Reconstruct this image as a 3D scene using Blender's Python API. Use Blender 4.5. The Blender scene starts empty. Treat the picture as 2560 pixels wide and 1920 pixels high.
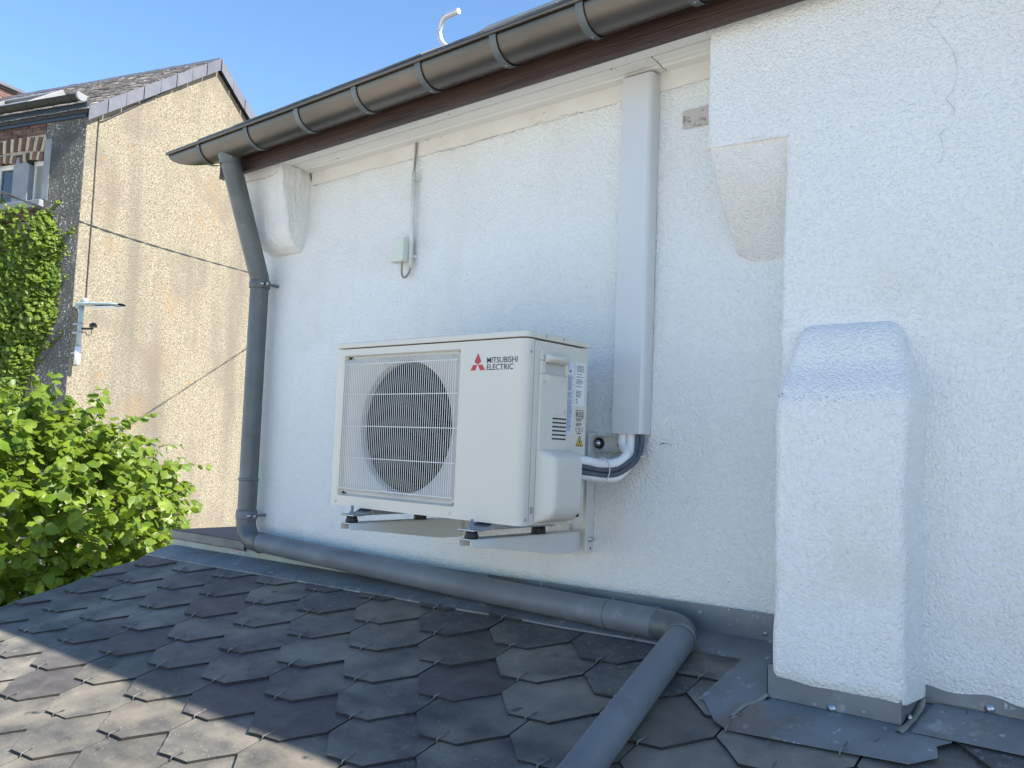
import bpy, bmesh, math, random
from mathutils import Vector, Matrix, noise
R = math.radians
rnd = random.Random(7)
sc = bpy.context.scene
COL = sc.collection

# ------------------------------------------------------------------ camera
cd = bpy.data.cameras.new('camera'); cam = bpy.data.objects.new('camera', cd); COL.objects.link(cam)
right = Vector((0.761549, 0.646839, 0.040526)); up = Vector((0.016842, -0.082261, 0.996469)); fwd = Vector((-0.647888, 0.758177, 0.073540))
m = Matrix.Identity(4)
for i in range(3):
    m[i][0] = right[i]; m[i][1] = up[i]; m[i][2] = -fwd[i]
m[0][3], m[1][3], m[2][3] = 2.2716, -2.2604, 0.2063
cam.matrix_world = m
cd.sensor_width = 36.0; cd.lens = 36.0 * 2163.8 / 2560.0; cd.clip_start = 0.02; cd.clip_end = 2000
sc.camera = cam

# ------------------------------------------------------------------ light
SUN_AZ, SUN_EL = 76.0, 42.4          # azimuth measured from +Y towards +X
w = bpy.data.worlds.new('World'); sc.world = w; w.use_nodes = True
nt = w.node_tree; nt.nodes.clear()
wo = nt.nodes.new('ShaderNodeOutputWorld'); bg = nt.nodes.new('ShaderNodeBackground'); sky = nt.nodes.new('ShaderNodeTexSky')
sky.sky_type = 'NISHITA'; sky.sun_disc = False; sky.sun_elevation = R(SUN_EL); sky.sun_rotation = R(SUN_AZ)
sky.altitude = 0; sky.air_density = 1.25; sky.dust_density = 0.0; sky.ozone_density = 7.0
bg.inputs[1].default_value = 0.088
nt.links.new(sky.outputs[0], bg.inputs[0]); nt.links.new(bg.outputs[0], wo.inputs[0])
sd = bpy.data.lights.new('sun', 'SUN'); sun = bpy.data.objects.new('sun', sd); COL.objects.link(sun)
sd.energy = 5.0; sd.angle = R(0.53); sd.color = (1.0, 0.93, 0.82)
S = Vector((math.sin(R(SUN_AZ)) * math.cos(R(SUN_EL)), math.cos(R(SUN_AZ)) * math.cos(R(SUN_EL)), math.sin(R(SUN_EL))))
sun.rotation_euler = S.to_track_quat('Z', 'Y').to_euler()
vs = sc.view_settings; vs.view_transform = 'Standard'; vs.look = 'None'; vs.exposure = 1.52; vs.gamma = 1.0; vs.use_curve_mapping = False

# ------------------------------------------------------------------ materials
MATS = {}
def mat(name, col, rough=0.6, metal=0.0, col2=None, scale=8.0, contrast=(0.35, 0.65), bump=0.0, bscale=60.0, bdist=0.004,
        rand=0.0, spec=0.5, detail=4.0, specks=None, speckcol=(0.1, 0.1, 0.1), bump2=None, extra=None, stretch=None, world=False, grain=None):
    m = bpy.data.materials.new(name); m.use_nodes = True; t = m.node_tree; n = t.nodes; L = t.links
    b = n['Principled BSDF']; b.inputs['Roughness'].default_value = rough; b.inputs['Metallic'].default_value = metal
    b.inputs['Specular IOR Level'].default_value = spec
    tc = n.new('ShaderNodeTexCoord'); vec = tc.outputs['Object']
    if world: vec = n.new('ShaderNodeNewGeometry').outputs['Position']
    if stretch:
        mp = n.new('ShaderNodeMapping'); mp.inputs['Scale'].default_value = stretch; L.new(vec, mp.inputs['Vector']); svec = mp.outputs[0]
    else: svec = vec
    def ntex(sc_, det=4.0, v=None, ro=0.55):
        x = n.new('ShaderNodeTexNoise'); x.inputs['Scale'].default_value = sc_; x.inputs['Detail'].default_value = det
        x.inputs['Roughness'].default_value = ro
        L.new(v or vec, x.inputs['Vector']); return x.outputs[0]
    def ramp(src, a, c, ca=(0, 0, 0, 1), cb=(1, 1, 1, 1)):
        x = n.new('ShaderNodeValToRGB'); x.color_ramp.elements[0].position = a; x.color_ramp.elements[1].position = c
        x.color_ramp.elements[0].color = ca; x.color_ramp.elements[1].color = cb; L.new(src, x.inputs[0]); return x.outputs[0]
    def mix(f, a, c, mode='MIX'):
        x = n.new('ShaderNodeMix'); x.data_type = 'RGBA'; x.blend_type = mode
        if isinstance(f, float): x.inputs[0].default_value = f
        else: L.new(f, x.inputs[0])
        for s_, v in ((6, a), (7, c)):
            if isinstance(v, tuple): x.inputs[s_].default_value = (*v[:3], 1)
            else: L.new(v, x.inputs[s_])
        return x.outputs[2]
    out = tuple(col)
    if col2: out = mix(ramp(ntex(scale, detail, svec), *contrast), tuple(col), tuple(col2))
    if specks:
        for sp in specks:
            ss, lo, hi, cc = sp[:4]; v_ = None
            if len(sp) > 4:
                mp2 = n.new('ShaderNodeMapping'); mp2.inputs['Scale'].default_value = sp[4]; L.new(vec, mp2.inputs['Vector']); v_ = mp2.outputs[0]
            out = mix(ramp(ntex(ss, 3.0, v_), lo, hi), out, cc)
    if rand:
        oi = n.new('ShaderNodeObjectInfo'); hsv = n.new('ShaderNodeHueSaturation')
        mr = n.new('ShaderNodeMapRange'); mr.inputs['To Min'].default_value = 1 - rand; mr.inputs['To Max'].default_value = 1 + rand
        L.new(oi.outputs['Random'], mr.inputs[0]); L.new(mr.outputs[0], hsv.inputs['Value'])
        if isinstance(out, tuple): hsv.inputs['Color'].default_value = (*out, 1)
        else: L.new(out, hsv.inputs['Color'])
        out = hsv.outputs[0]
    if isinstance(out, tuple): b.inputs['Base Color'].default_value = (*out, 1)
    else: L.new(out, b.inputs['Base Color'])
    if bump:
        bp = n.new('ShaderNodeBump'); bp.inputs['Strength'].default_value = bump; bp.inputs['Distance'].default_value = bdist
        L.new(ntex(bscale, 3.0, svec if stretch else None), bp.inputs['Height'])
        last = bp
        if bump2:
            b2 = n.new('ShaderNodeBump'); b2.inputs['Strength'].default_value = bump2[0]; b2.inputs['Distance'].default_value = bump2[2]
            L.new(ntex(bump2[1], 2.0), b2.inputs['Height']); L.new(bp.outputs[0], b2.inputs['Normal']); last = b2
        if grain:
            vo = n.new('ShaderNodeTexVoronoi'); vo.feature = 'F1'; vo.inputs['Scale'].default_value = grain[1]
            dn = n.new('ShaderNodeTexNoise'); dn.inputs['Scale'].default_value = grain[1] * .5; L.new(vec, dn.inputs['Vector'])
            va = n.new('ShaderNodeVectorMath'); va.operation = 'MULTIPLY_ADD'; va.inputs[1].default_value = (.012, .012, .012); L.new(dn.outputs['Color'], va.inputs[0]); L.new(vec, va.inputs[2]); L.new(va.outputs[0], vo.inputs['Vector'])
            b3 = n.new('ShaderNodeBump'); b3.invert = True; b3.inputs['Strength'].default_value = grain[0]; b3.inputs['Distance'].default_value = grain[2]
            L.new(vo.outputs['Distance'], b3.inputs['Height']); L.new(last.outputs[0], b3.inputs['Normal']); last = b3
        L.new(last.outputs[0], b.inputs['Normal'])
    if extra: extra(m, n, L, b, ntex, ramp, mix)
    MATS[name] = m
    return m

STUCCO_SPECKS = [(120.0, 0.72, 0.77, (0.40, 0.39, 0.36)), (3.0, 0.58, 0.82, (0.72, 0.70, 0.65)), (5.0, 0.58, 0.86, (0.735, 0.73, 0.695), (1, 1, .14)), (1.3, 0.60, 0.74, (0.73, 0.715, 0.665))]
mat('stucco', (0.80, 0.815, 0.80), 0.85, col2=(0.775, 0.785, 0.765), scale=2.2, bump=0.5, bscale=60, bdist=0.006, grain=(0.85, 150, 0.0044), specks=STUCCO_SPECKS, spec=0.3, bump2=(0.3, 210, 0.004))
mat('stucco_smooth', (0.80, 0.80, 0.79), 0.8, col2=(0.72, 0.70, 0.66), scale=3.0, bump=0.5, bscale=70, bdist=0.005, spec=0.3, bump2=(0.4, 14, 0.01), specks=[(40.0, 0.70, 0.75, (0.35, 0.33, 0.3))])
mat('stucco_beige', (0.75, 0.742, 0.715), 0.85, col2=(0.705, 0.692, 0.66), scale=5, bump=0.5, bscale=60, bdist=0.006, grain=(0.85, 150, 0.0044), spec=0.3, bump2=(0.3, 210, 0.004))
mat('plaster_white', (0.77, 0.765, 0.745), 0.85, col2=(0.72, 0.71, 0.68), scale=7, bump=0.8, bscale=45, bdist=0.008, spec=0.3, bump2=(0.7, 16, 0.014), specks=[(60.0, 0.70, 0.75, (0.40, 0.38, 0.35))])
mat('plaster_old', (0.745, 0.735, 0.70), 0.85, col2=(0.68, 0.665, 0.62), scale=6, bump=0.5, bscale=60, spec=0.3, specks=[(70.0, 0.70, 0.74, (0.3, 0.28, 0.25))])
mat('eave_paint', (0.76, 0.75, 0.71), 0.65, col2=(0.68, 0.66, 0.60), scale=4, contrast=(0.4, 0.75), bump=0.3, bscale=30, stretch=(0.35, 4, 4), specks=[(26.0, 0.69, 0.72, (0.12, 0.09, 0.07))])
mat('brown_wood', (0.060, 0.030, 0.021), 0.5, col2=(0.026, 0.014, 0.012), scale=14, bump=0.5, bscale=40, stretch=(0.25, 3, 5))
mat('zinc', (0.155, 0.170, 0.170), 0.48, metal=0.3, col2=(0.105, 0.118, 0.120), scale=5, bump=0.05, bscale=20, specks=[(18.0, 0.66, 0.76, (0.21, 0.22, 0.21)), (6.0, 0.54, 0.74, (0.085, 0.092, 0.09), (1, 1, .35)), (45.0, 0.70, 0.74, (0.26, 0.26, 0.25))])
mat('zinc_new', (0.190, 0.208, 0.225), 0.58, metal=0.12, col2=(0.145, 0.160, 0.176), scale=4, bump=0.06, bscale=20, specks=[(11.0, 0.60, 0.76, (0.215, 0.232, 0.25)), (60.0, 0.70, 0.74, (0.32, 0.33, 0.33)), (7.0, 0.62, 0.78, (0.115, 0.12, 0.125), (.3, 1, 1))])
mat('zinc_gutter', (0.172, 0.150, 0.122), 0.36, metal=0.75, col2=(0.110, 0.102, 0.090), scale=4, bump=0.05, bscale=14, stretch=(0.4, 1, 1))
mat('zinc_green', (0.30, 0.35, 0.31), 0.5, metal=0.25, col2=(0.22, 0.26, 0.24), scale=5)
mat('flashing', (0.205, 0.220, 0.232), 0.52, metal=0.15, col2=(0.135, 0.145, 0.150), scale=6, contrast=(0.38, 0.68), bump=0.25, bscale=9, bdist=0.008,
    specks=[(14.0, 0.63, 0.72, (0.36, 0.37, 0.375)), (40.0, 0.66, 0.72, (0.42, 0.43, 0.43)), (3.5, 0.60, 0.74, (0.17, 0.125, 0.09))])
mat('sealant', (0.25, 0.245, 0.20), 0.6, col2=(0.19, 0.185, 0.15), scale=20, bump=0.3, bscale=40)
mat('slate', world=True, col=(0.128, 0.119, 0.103), rough=0.6, col2=(0.066, 0.064, 0.060), scale=6, contrast=(0.34, 0.66), bump=0.6, bscale=24, bdist=0.004, rand=0.22, stretch=(1.0, 2.6, 2.6), spec=0.45,
    specks=[(4.0, 0.46, 0.70, (0.225, 0.20, 0.155)), (130.0, 0.64, 0.72, (0.24, 0.22, 0.18)), (26.0, 0.60, 0.74, (0.165, 0.15, 0.12)), (17.0, 0.66, 0.76, (0.045, 0.043, 0.042))])
mat('slate_rose', world=True, col=(0.098, 0.088, 0.082), rough=0.55, col2=(0.066, 0.059, 0.057), scale=5, bump=0.25, bscale=26, bdist=0.0025, rand=0.15, stretch=(1, 3.2, 1),
    specks=[(8.0, 0.55, 0.80, (0.15, 0.135, 0.118)), (150.0, 0.66, 0.72, (0.22, 0.21, 0.18))])
mat('slate_dusty', world=True, col=(0.068, 0.070, 0.073), rough=0.65, col2=(0.13, 0.125, 0.105), scale=9, contrast=(0.45, 0.66), bump=0.3, bscale=30, bdist=0.003, rand=0.12,
    specks=[(60.0, 0.56, 0.70, (0.17, 0.162, 0.138))])
mat('roof_deck', (0.04, 0.04, 0.042), 0.9, col2=(0.025, 0.025, 0.026))
mat('slate_edge', (0.020, 0.020, 0.020), 0.8, col2=(0.035, 0.034, 0.031), scale=40)  # near-black: dark chipped edge plus the shade along it, put into the colour
mat('wire', (0.42, 0.41, 0.38), 0.45, metal=0.7, col2=(0.14, 0.13, 0.12), scale=40)
mat('cream_paint', (0.62, 0.60, 0.53), 0.36, col2=(0.605, 0.585, 0.515), scale=3, spec=0.4, bump=0.02, bscale=250, bdist=0.001)
mat('cream_plastic', (0.63, 0.61, 0.54), 0.42, col2=(0.615, 0.595, 0.525), scale=4, spec=0.4)
mat('guard_white', (0.80, 0.80, 0.765), 0.35, col2=(0.77, 0.77, 0.73), scale=9)
mat('shroud', (0.55, 0.54, 0.50), 0.5, col2=(0.50, 0.49, 0.455), scale=6)
mat('fan_dark', (0.006, 0.006, 0.007), 0.7, col2=(0.004, 0.004, 0.005), scale=6, spec=0.15)
mat('interior', (0.004, 0.004, 0.005), 0.9, col2=(0.006, 0.006, 0.006), scale=40, spec=0.1)  # near-black: shade inside the unit, slots and holes put into the colour
mat('galvanised', (0.42, 0.44, 0.46), 0.35, metal=0.75, col2=(0.3, 0.32, 0.33), scale=22)
mat('bolt_zinc', (0.52, 0.55, 0.57), 0.28, metal=0.9, col2=(0.40, 0.43, 0.46), scale=60)
mat('rubber', (0.012, 0.012, 0.015), 0.55, col2=(0.018, 0.018, 0.02), scale=30)
mat('bracket_paint', (0.70, 0.705, 0.68), 0.4, col2=(0.665, 0.67, 0.645), scale=6)
mat('duct_pvc', (0.61, 0.625, 0.625), 0.32, col2=(0.59, 0.605, 0.605), scale=2, spec=0.45)
mat('white_foam', (0.82, 0.82, 0.80), 0.6, col2=(0.76, 0.76, 0.745), scale=14, bump=0.25, bscale=180, bdist=0.002)
mat('grey_cable', (0.085, 0.10, 0.12), 0.45, col2=(0.07, 0.082, 0.10), scale=9)
mat('tie', (0.62, 0.63, 0.60), 0.4, col2=(0.55, 0.56, 0.54), scale=30)
mat('box_plastic', (0.66, 0.69, 0.60), 0.45, col2=(0.62, 0.65, 0.56), scale=8)
mat('conduit', (0.70, 0.71, 0.69), 0.5, col2=(0.58, 0.58, 0.55), scale=12)
mat('old_cable', (0.30, 0.30, 0.28), 0.6, col2=(0.22, 0.22, 0.2), scale=20)
mat('ink', (0.018, 0.024, 0.045), 0.5, col2=(0.022, 0.028, 0.05), scale=20)
mat('logo_red', (0.47, 0.030, 0.040), 0.4, col2=(0.45, 0.028, 0.038), scale=10)
mat('print_blue', (0.07, 0.10, 0.17), 0.6, col2=(0.10, 0.13, 0.20), scale=60)
mat('sticker', (0.58, 0.65, 0.72), 0.45, col2=(0.55, 0.62, 0.70), scale=10)
mat('sticker_white', (0.72, 0.74, 0.73), 0.45, col2=(0.70, 0.72, 0.71), scale=10)
mat('warn_yellow', (0.75, 0.50, 0.03), 0.45, col2=(0.72, 0.48, 0.03), scale=10)
mat('dark_crack', (0.10, 0.095, 0.085), 0.9, col2=(0.16, 0.15, 0.135), scale=30)
mat('hairline', (0.42, 0.41, 0.39), 0.9, col2=(0.30, 0.29, 0.27), scale=20)
mat('plate_patch', (0.50, 0.46, 0.42), 0.9, col2=(0.15, 0.11, 0.09), scale=45, contrast=(0.52, 0.66), bump=0.8, bscale=80)
mat('mortar_grey', (0.50, 0.48, 0.44), 0.9, col2=(0.38, 0.36, 0.33), scale=12, bump=0.5, bscale=60)
mat('coping_slate', (0.10, 0.085, 0.085), 0.6, col2=(0.07, 0.065, 0.068), scale=8, bump=0.2)
mat('steel_white', (0.62, 0.64, 0.66), 0.35, metal=0.5, col2=(0.55, 0.57, 0.6), scale=10)
mat('debris', (0.52, 0.50, 0.42), 0.9, col2=(0.34, 0.30, 0.22), scale=60)
# far house
mat('pebbledash', (0.235, 0.212, 0.160), 0.9, col2=(0.125, 0.106, 0.078), scale=38, contrast=(0.42, 0.66), detail=2.0, bump=0.9, bscale=38, bdist=0.022, spec=0.25,
    specks=[(32.0, 0.60, 0.67, (0.30, 0.28, 0.225)), (1.1, 0.54, 0.74, (0.155, 0.135, 0.108)), (2.2, 0.56, 0.78, (0.15, 0.128, 0.10), (1, 1, .22)), (0.9, 0.63, 0.80, (0.215, 0.155, 0.09)), (4.2, 0.70, 0.76, (0.245, 0.13, 0.05)), (36.0, 0.63, 0.69, (0.075, 0.062, 0.046)), (1.7, 0.52, 0.80, (0.13, 0.115, 0.095), (1, 1, .10))])
mat('pebbledash_grey', (0.17, 0.165, 0.145), 0.9, col2=(0.10, 0.10, 0.095), scale=26, contrast=(0.4, 0.6), bump=1.0, bscale=30, bdist=0.04, spec=0.25,
    specks=[(30.0, 0.60, 0.64, (0.62, 0.60, 0.52)), (1.0, 0.46, 0.66, (0.075, 0.078, 0.078))])
mat('brick_red', world=True, col=(0.13, 0.066, 0.048), rough=0.9, col2=(0.075, 0.045, 0.04), scale=9, bump=0.6, bscale=50, bdist=0.01, rand=0.35)
mat('brick_cream', world=True, col=(0.42, 0.36, 0.24), rough=0.9, col2=(0.33, 0.28, 0.18), scale=9, bump=0.5, bscale=50, bdist=0.01, rand=0.12)
mat('mortar', (0.36, 0.33, 0.28), 0.95, col2=(0.28, 0.25, 0.21), scale=20, bump=0.5, bscale=40)
mat('bluestone', (0.23, 0.25, 0.265), 0.8, col2=(0.18, 0.20, 0.215), scale=5, bump=0.3, bscale=30, bdist=0.006)
mat('window_white', (0.72, 0.72, 0.70), 0.4, col2=(0.62, 0.62, 0.60), scale=8)
def glassx(m, n, L, b, ntex, ramp, mix):
    b.inputs['IOR'].default_value = 1.5; b.inputs['Coat Weight'].default_value = 0.5
mat('glass_dark', (0.02, 0.03, 0.035), 0.05, col2=(0.03, 0.04, 0.045), scale=1, extra=glassx)
mat('blind', (0.30, 0.30, 0.24), 0.4, col2=(0.24, 0.25, 0.21), scale=1, extra=glassx)
mat('fascia_navy', (0.020, 0.030, 0.048), 0.4, col2=(0.028, 0.040, 0.058), scale=2)
mat('gutter_dark', (0.018, 0.024, 0.022), 0.6, col2=(0.028, 0.028, 0.022), scale=4, spec=0.2)
mat('verge_grey', world=True, col=(0.105, 0.108, 0.13), rough=0.5, col2=(0.085, 0.088, 0.108), scale=5, rand=0.10)
mat('far_slates', (0.135, 0.118, 0.105), 0.8, col2=(0.30, 0.275, 0.25), scale=7, contrast=(0.48, 0.66), bump=0.5, bscale=30, bdist=0.02,
    specks=[(1.6, 0.52, 0.66, (0.085, 0.07, 0.06)), (28.0, 0.62, 0.68, (0.42, 0.40, 0.37))])
mat('lead_light', (0.24, 0.245, 0.255), 0.4, metal=0.2, col2=(0.19, 0.195, 0.205), scale=3)
mat('lamp_grey', (0.33, 0.40, 0.42), 0.4, metal=0.2, col2=(0.29, 0.36, 0.38), scale=5)
mat('lamp_lens', (0.70, 0.72, 0.70), 0.2, col2=(0.66, 0.68, 0.66), scale=5)
mat('black_plastic', (0.012, 0.012, 0.013), 0.35, col2=(0.016, 0.016, 0.017), scale=12)
mat('black_cable', (0.022, 0.022, 0.024), 0.5, col2=(0.035, 0.035, 0.036), scale=30)
mat('bark', (0.10, 0.075, 0.05), 0.9, col2=(0.065, 0.05, 0.036), scale=20, bump=0.5, bscale=40)
mat('twig', (0.20, 0.17, 0.06), 0.7, col2=(0.14, 0.11, 0.05), scale=20)
mat('ground', (0.47, 0.45, 0.41), 0.95, col2=(0.40, 0.38, 0.345), scale=0.6, bump=0.6, bscale=8, bdist=0.03)
def leafmat(name, c1, c2, trans):
    m = bpy.data.materials.new(name); m.use_nodes = True; t = m.node_tree; n = t.nodes; L = t.links
    b = n['Principled BSDF']; out = n['Material Output']
    b.inputs['Roughness'].default_value = 0.42; b.inputs['Specular IOR Level'].default_value = 0.45
    geo = n.new('ShaderNodeNewGeometry'); tc = n.new('ShaderNodeTexCoord')
    nz = n.new('ShaderNodeTexNoise'); nz.inputs['Scale'].default_value = 6.0; L.new(geo.outputs['Position'], nz.inputs['Vector'])
    rp = n.new('ShaderNodeValToRGB'); rp.color_ramp.elements[0].position = 0.35; rp.color_ramp.elements[1].position = 0.68
    rp.color_ramp.elements[0].color = (*c1, 1); rp.color_ramp.elements[1].color = (*c2, 1)
    L.new(nz.outputs[0], rp.inputs[0])
    oi = n.new('ShaderNodeObjectInfo'); mr = n.new('ShaderNodeMapRange'); mr.inputs['To Min'].default_value = 0.75; mr.inputs['To Max'].default_value = 1.25
    L.new(oi.outputs['Random'], mr.inputs[0]); hs = n.new('ShaderNodeHueSaturation'); L.new(rp.outputs[0], hs.inputs['Color']); L.new(mr.outputs[0], hs.inputs['Value'])
    L.new(hs.outputs[0], b.inputs['Base Color'])
    tr = n.new('ShaderNodeBsdfTranslucent'); hs2 = n.new('ShaderNodeHueSaturation'); hs2.inputs['Value'].default_value = trans; hs2.inputs['Hue'].default_value = 0.485
    L.new(hs.outputs[0], hs2.inputs['Color']); L.new(hs2.outputs[0], tr.inputs['Color'])
    ad = n.new('ShaderNodeMixShader'); ad.inputs[0].default_value = 0.45
    L.new(b.outputs[0], ad.inputs[1]); L.new(tr.outputs[0], ad.inputs[2]); L.new(ad.outputs[0], out.inputs['Surface'])
    MATS[name] = m
leafmat('bush_leaf', (0.085, 0.152, 0.016), (0.175, 0.25, 0.024), 1.8)
leafmat('ivy_leaf', (0.11, 0.185, 0.020), (0.20, 0.28, 0.03), 2.2)

# ------------------------------------------------------------------ mesh helpers
class MB:
    def __init__(s): s.v = []; s.f = []; s.sm = []
    def add(s, vs, fs, smooth=False):
        o = len(s.v); s.v += [Vector(q) for q in vs]; s.f += [tuple(i + o for i in f) for f in fs]; s.sm += [smooth] * len(fs); return s
    def box(s, x0, x1, y0, y1, z0, z1):
        return s.hexa([(x0, y0, z0), (x1, y0, z0), (x1, y1, z0), (x0, y1, z0), (x0, y0, z1), (x1, y0, z1), (x1, y1, z1), (x0, y1, z1)])
    def hexa(s, p):
        return s.add(p, [(0, 3, 2, 1), (4, 5, 6, 7), (0, 1, 5, 4), (1, 2, 6, 5), (2, 3, 7, 6), (3, 0, 4, 7)])
    def prism(s, poly, d, cap=True):
        n = len(poly); d = Vector(d); a = [Vector(q) for q in poly]; b = [q + d for q in a]
        fs = [(i, (i + 1) % n, n + (i + 1) % n, n + i) for i in range(n)]
        if cap: fs += [tuple(range(n - 1, -1, -1)), tuple(range(n, 2 * n))]
        return s.add(a + b, fs)
    def tube(s, path, r, seg=10, cap=True, closed=False):
        P = [Vector(q) for q in path]; n = len(P); rs = r if isinstance(r, (list, tuple)) else [r] * n
        vs = []; prev = None
        for i in range(n):
            if closed: t = P[(i + 1) % n] - P[i - 1]
            else: t = P[min(i + 1, n - 1)] - P[max(i - 1, 0)]
            t.normalize()
            if prev is None:
                a = Vector((0, 0, 1)) if abs(t.z) < 0.9 else Vector((1, 0, 0)); u = t.cross(a).normalized()
            else:
                u = (prev - t * prev.dot(t)).normalized()
            prev = u; v = t.cross(u)
            for k in range(seg):
                q = 2 * math.pi * k / seg; vs.append(P[i] + (u * math.cos(q) + v * math.sin(q)) * rs[i])
        fs = []
        for i in range(n if closed else n - 1):
            for k in range(seg):
                j = (i + 1) % n
                fs.append((i * seg + k, i * seg + (k + 1) % seg, j * seg + (k + 1) % seg, j * seg + k))
        s.add(vs, fs, True)
        if cap and not closed:
            o = len(s.v) - len(vs)
            s.f += [tuple(o + k for k in range(seg - 1, -1, -1)), tuple(o + (n - 1) * seg + k for k in range(seg))]; s.sm += [False, False]
        return s
    def lathe(s, c, axis, prof, seg=16, capa=True):
        c = Vector(c); ax = Vector(axis).normalized(); a = Vector((0, 0, 1)) if abs(ax.z) < 0.9 else Vector((1, 0, 0)); u = ax.cross(a).normalized(); v = ax.cross(u)
        vs = []
        for (h, r) in prof:
            for k in range(seg):
                q = 2 * math.pi * k / seg; vs.append(c + ax * h + (u * math.cos(q) + v * math.sin(q)) * r)
        fs = [(i * seg + k, i * seg + (k + 1) % seg, (i + 1) * seg + (k + 1) % seg, (i + 1) * seg + k) for i in range(len(prof) - 1) for k in range(seg)]
        n = len(prof); s.add(vs, fs, True)
        if capa:
            o = len(s.v) - len(vs)
            s.f += [tuple(o + k for k in range(seg - 1, -1, -1)), tuple(o + (n - 1) * seg + k for k in range(seg))]; s.sm += [False, False]
        return s
    def grid(s, fn, nu, nv, smooth=True, flip=False):
        vs = [fn(i / nu, j / nv) for j in range(nv + 1) for i in range(nu + 1)]
        fs = []
        for j in range(nv):
            for i in range(nu):
                q = (j * (nu + 1) + i, j * (nu + 1) + i + 1, (j + 1) * (nu + 1) + i + 1, (j + 1) * (nu + 1) + i)
                fs.append(q[::-1] if flip else q)
        return s.add(vs, fs, smooth)
    def build(s, name, material, parent=None, bevel=0.0, bseg=2, recalc=True):
        off = root_loc(parent) if parent else Vector((0, 0, 0))
        me = bpy.data.meshes.new(name); me.from_pydata([tuple(q - off) for q in s.v], [], s.f)
        for p, q in zip(me.polygons, s.sm): p.use_smooth = q
        if recalc:
            bm = bmesh.new(); bm.from_mesh(me); bmesh.ops.recalc_face_normals(bm, faces=bm.faces); bm.to_mesh(me); bm.free()
        mats = material if isinstance(material, list) else [material]
        for q in mats: me.materials.append(MATS[q])
        o = bpy.data.objects.new(name, me); COL.objects.link(o)
        if parent: o.parent = parent
        if bevel:
            b = o.modifiers.new('bevel', 'BEVEL'); b.width = bevel; b.segments = bseg; b.limit_method = 'ANGLE'; b.angle_limit = R(40); b.harden_normals = True
        return o
def root_loc(o):
    v = Vector((0, 0, 0))
    while o is not None:
        v += Vector(o.location); o = o.parent
    return v
def thing(name, label, cat, loc, group=None):
    o = bpy.data.objects.new(name, None); COL.objects.link(o); o.location = loc; o.empty_display_size = 0.1
    o['label'] = label; o['category'] = cat
    if group: o['group'] = group
    return o
def tag(o, label, cat, group=None):
    o['label'] = label; o['category'] = cat
    if group: o['group'] = group
    return o
def smoothpath(pts, n=8):
    P = [Vector(q) for q in pts]; out = []
    for i in range(len(P) - 1):
        p0 = P[max(i - 1, 0)]; p1 = P[i]; p2 = P[i + 1]; p3 = P[min(i + 2, len(P) - 1)]
        for k in range(n):
            t = k / n
            out.append(0.5 * ((2 * p1) + (p2 - p0) * t + (2 * p0 - 5 * p1 + 4 * p2 - p3) * t * t + (3 * p1 - p0 - 3 * p2 + p3) * t ** 3))
    out.append(P[-1]); return out
def arc_bend(a, b, c, rad, n=8):
    """corner a-b-c replaced with a circular bend; returns points"""
    a, b, c = Vector(a), Vector(b), Vector(c); u = (a - b).normalized(); v = (c - b).normalized(); ang = math.acos(max(-1, min(1, u.dot(v))))
    d = rad / math.tan(ang / 2); p = b + u * d; q = b + v * d; ctr = b + (u + v).normalized() * (rad / math.sin(ang / 2))
    e1 = (p - ctr); e2 = (q - ctr); tot = math.acos(max(-1, min(1, e1.normalized().dot(e2.normalized())))); out = []
    for k in range(n + 1):
        t = k / n; s0 = math.sin((1 - t) * tot) / math.sin(tot); s1 = math.sin(t * tot) / math.sin(tot); out.append(ctr + e1 * s0 + e2 * s1)
    return out
def nz(x, y, z, sc_=1.0): return noise.noise(Vector((x * sc_, y * sc_, z * sc_)))
def text_mesh(txt, size, name, material, parent, origin, xdir, ydir, bold=0.0, width=None, lift=0.0006, spacing=1.0):
    cu = bpy.data.curves.new(name, 'FONT'); cu.body = txt; cu.size = size; cu.offset = bold; cu.space_character = spacing; cu.resolution_u = 3
    ob = bpy.data.objects.new('tmp', cu); COL.objects.link(ob)
    dg = bpy.context.evaluated_depsgraph_get(); me = bpy.data.meshes.new_from_object(ob.evaluated_get(dg)); me.name = name
    bpy.data.objects.remove(ob)
    xs = [v.co.x for v in me.vertices]; sx = (width / (max(xs) - min(xs))) if width else 1.0; x0 = min(xs)
    off = root_loc(parent); X = Vector(xdir); Y = Vector(ydir); N = X.cross(Y); O = Vector(origin)
    for v in me.vertices: v.co = O + X * ((v.co.x - x0) * sx) + Y * v.co.y + N * lift - off
    me.materials.clear(); me.materials.append(MATS[material])
    o = bpy.data.objects.new(name, me); COL.objects.link(o); o.parent = parent
    return o

# ------------------------------------------------------------------ setting
GZ = -3.3
g = MB(); g.grid(lambda a, b: Vector(((a - .5) * 900, (b - .5) * 900, GZ + 0.0)), 30, 30)
o = g.build('ground', 'ground'); o['kind'] = 'structure'

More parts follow.
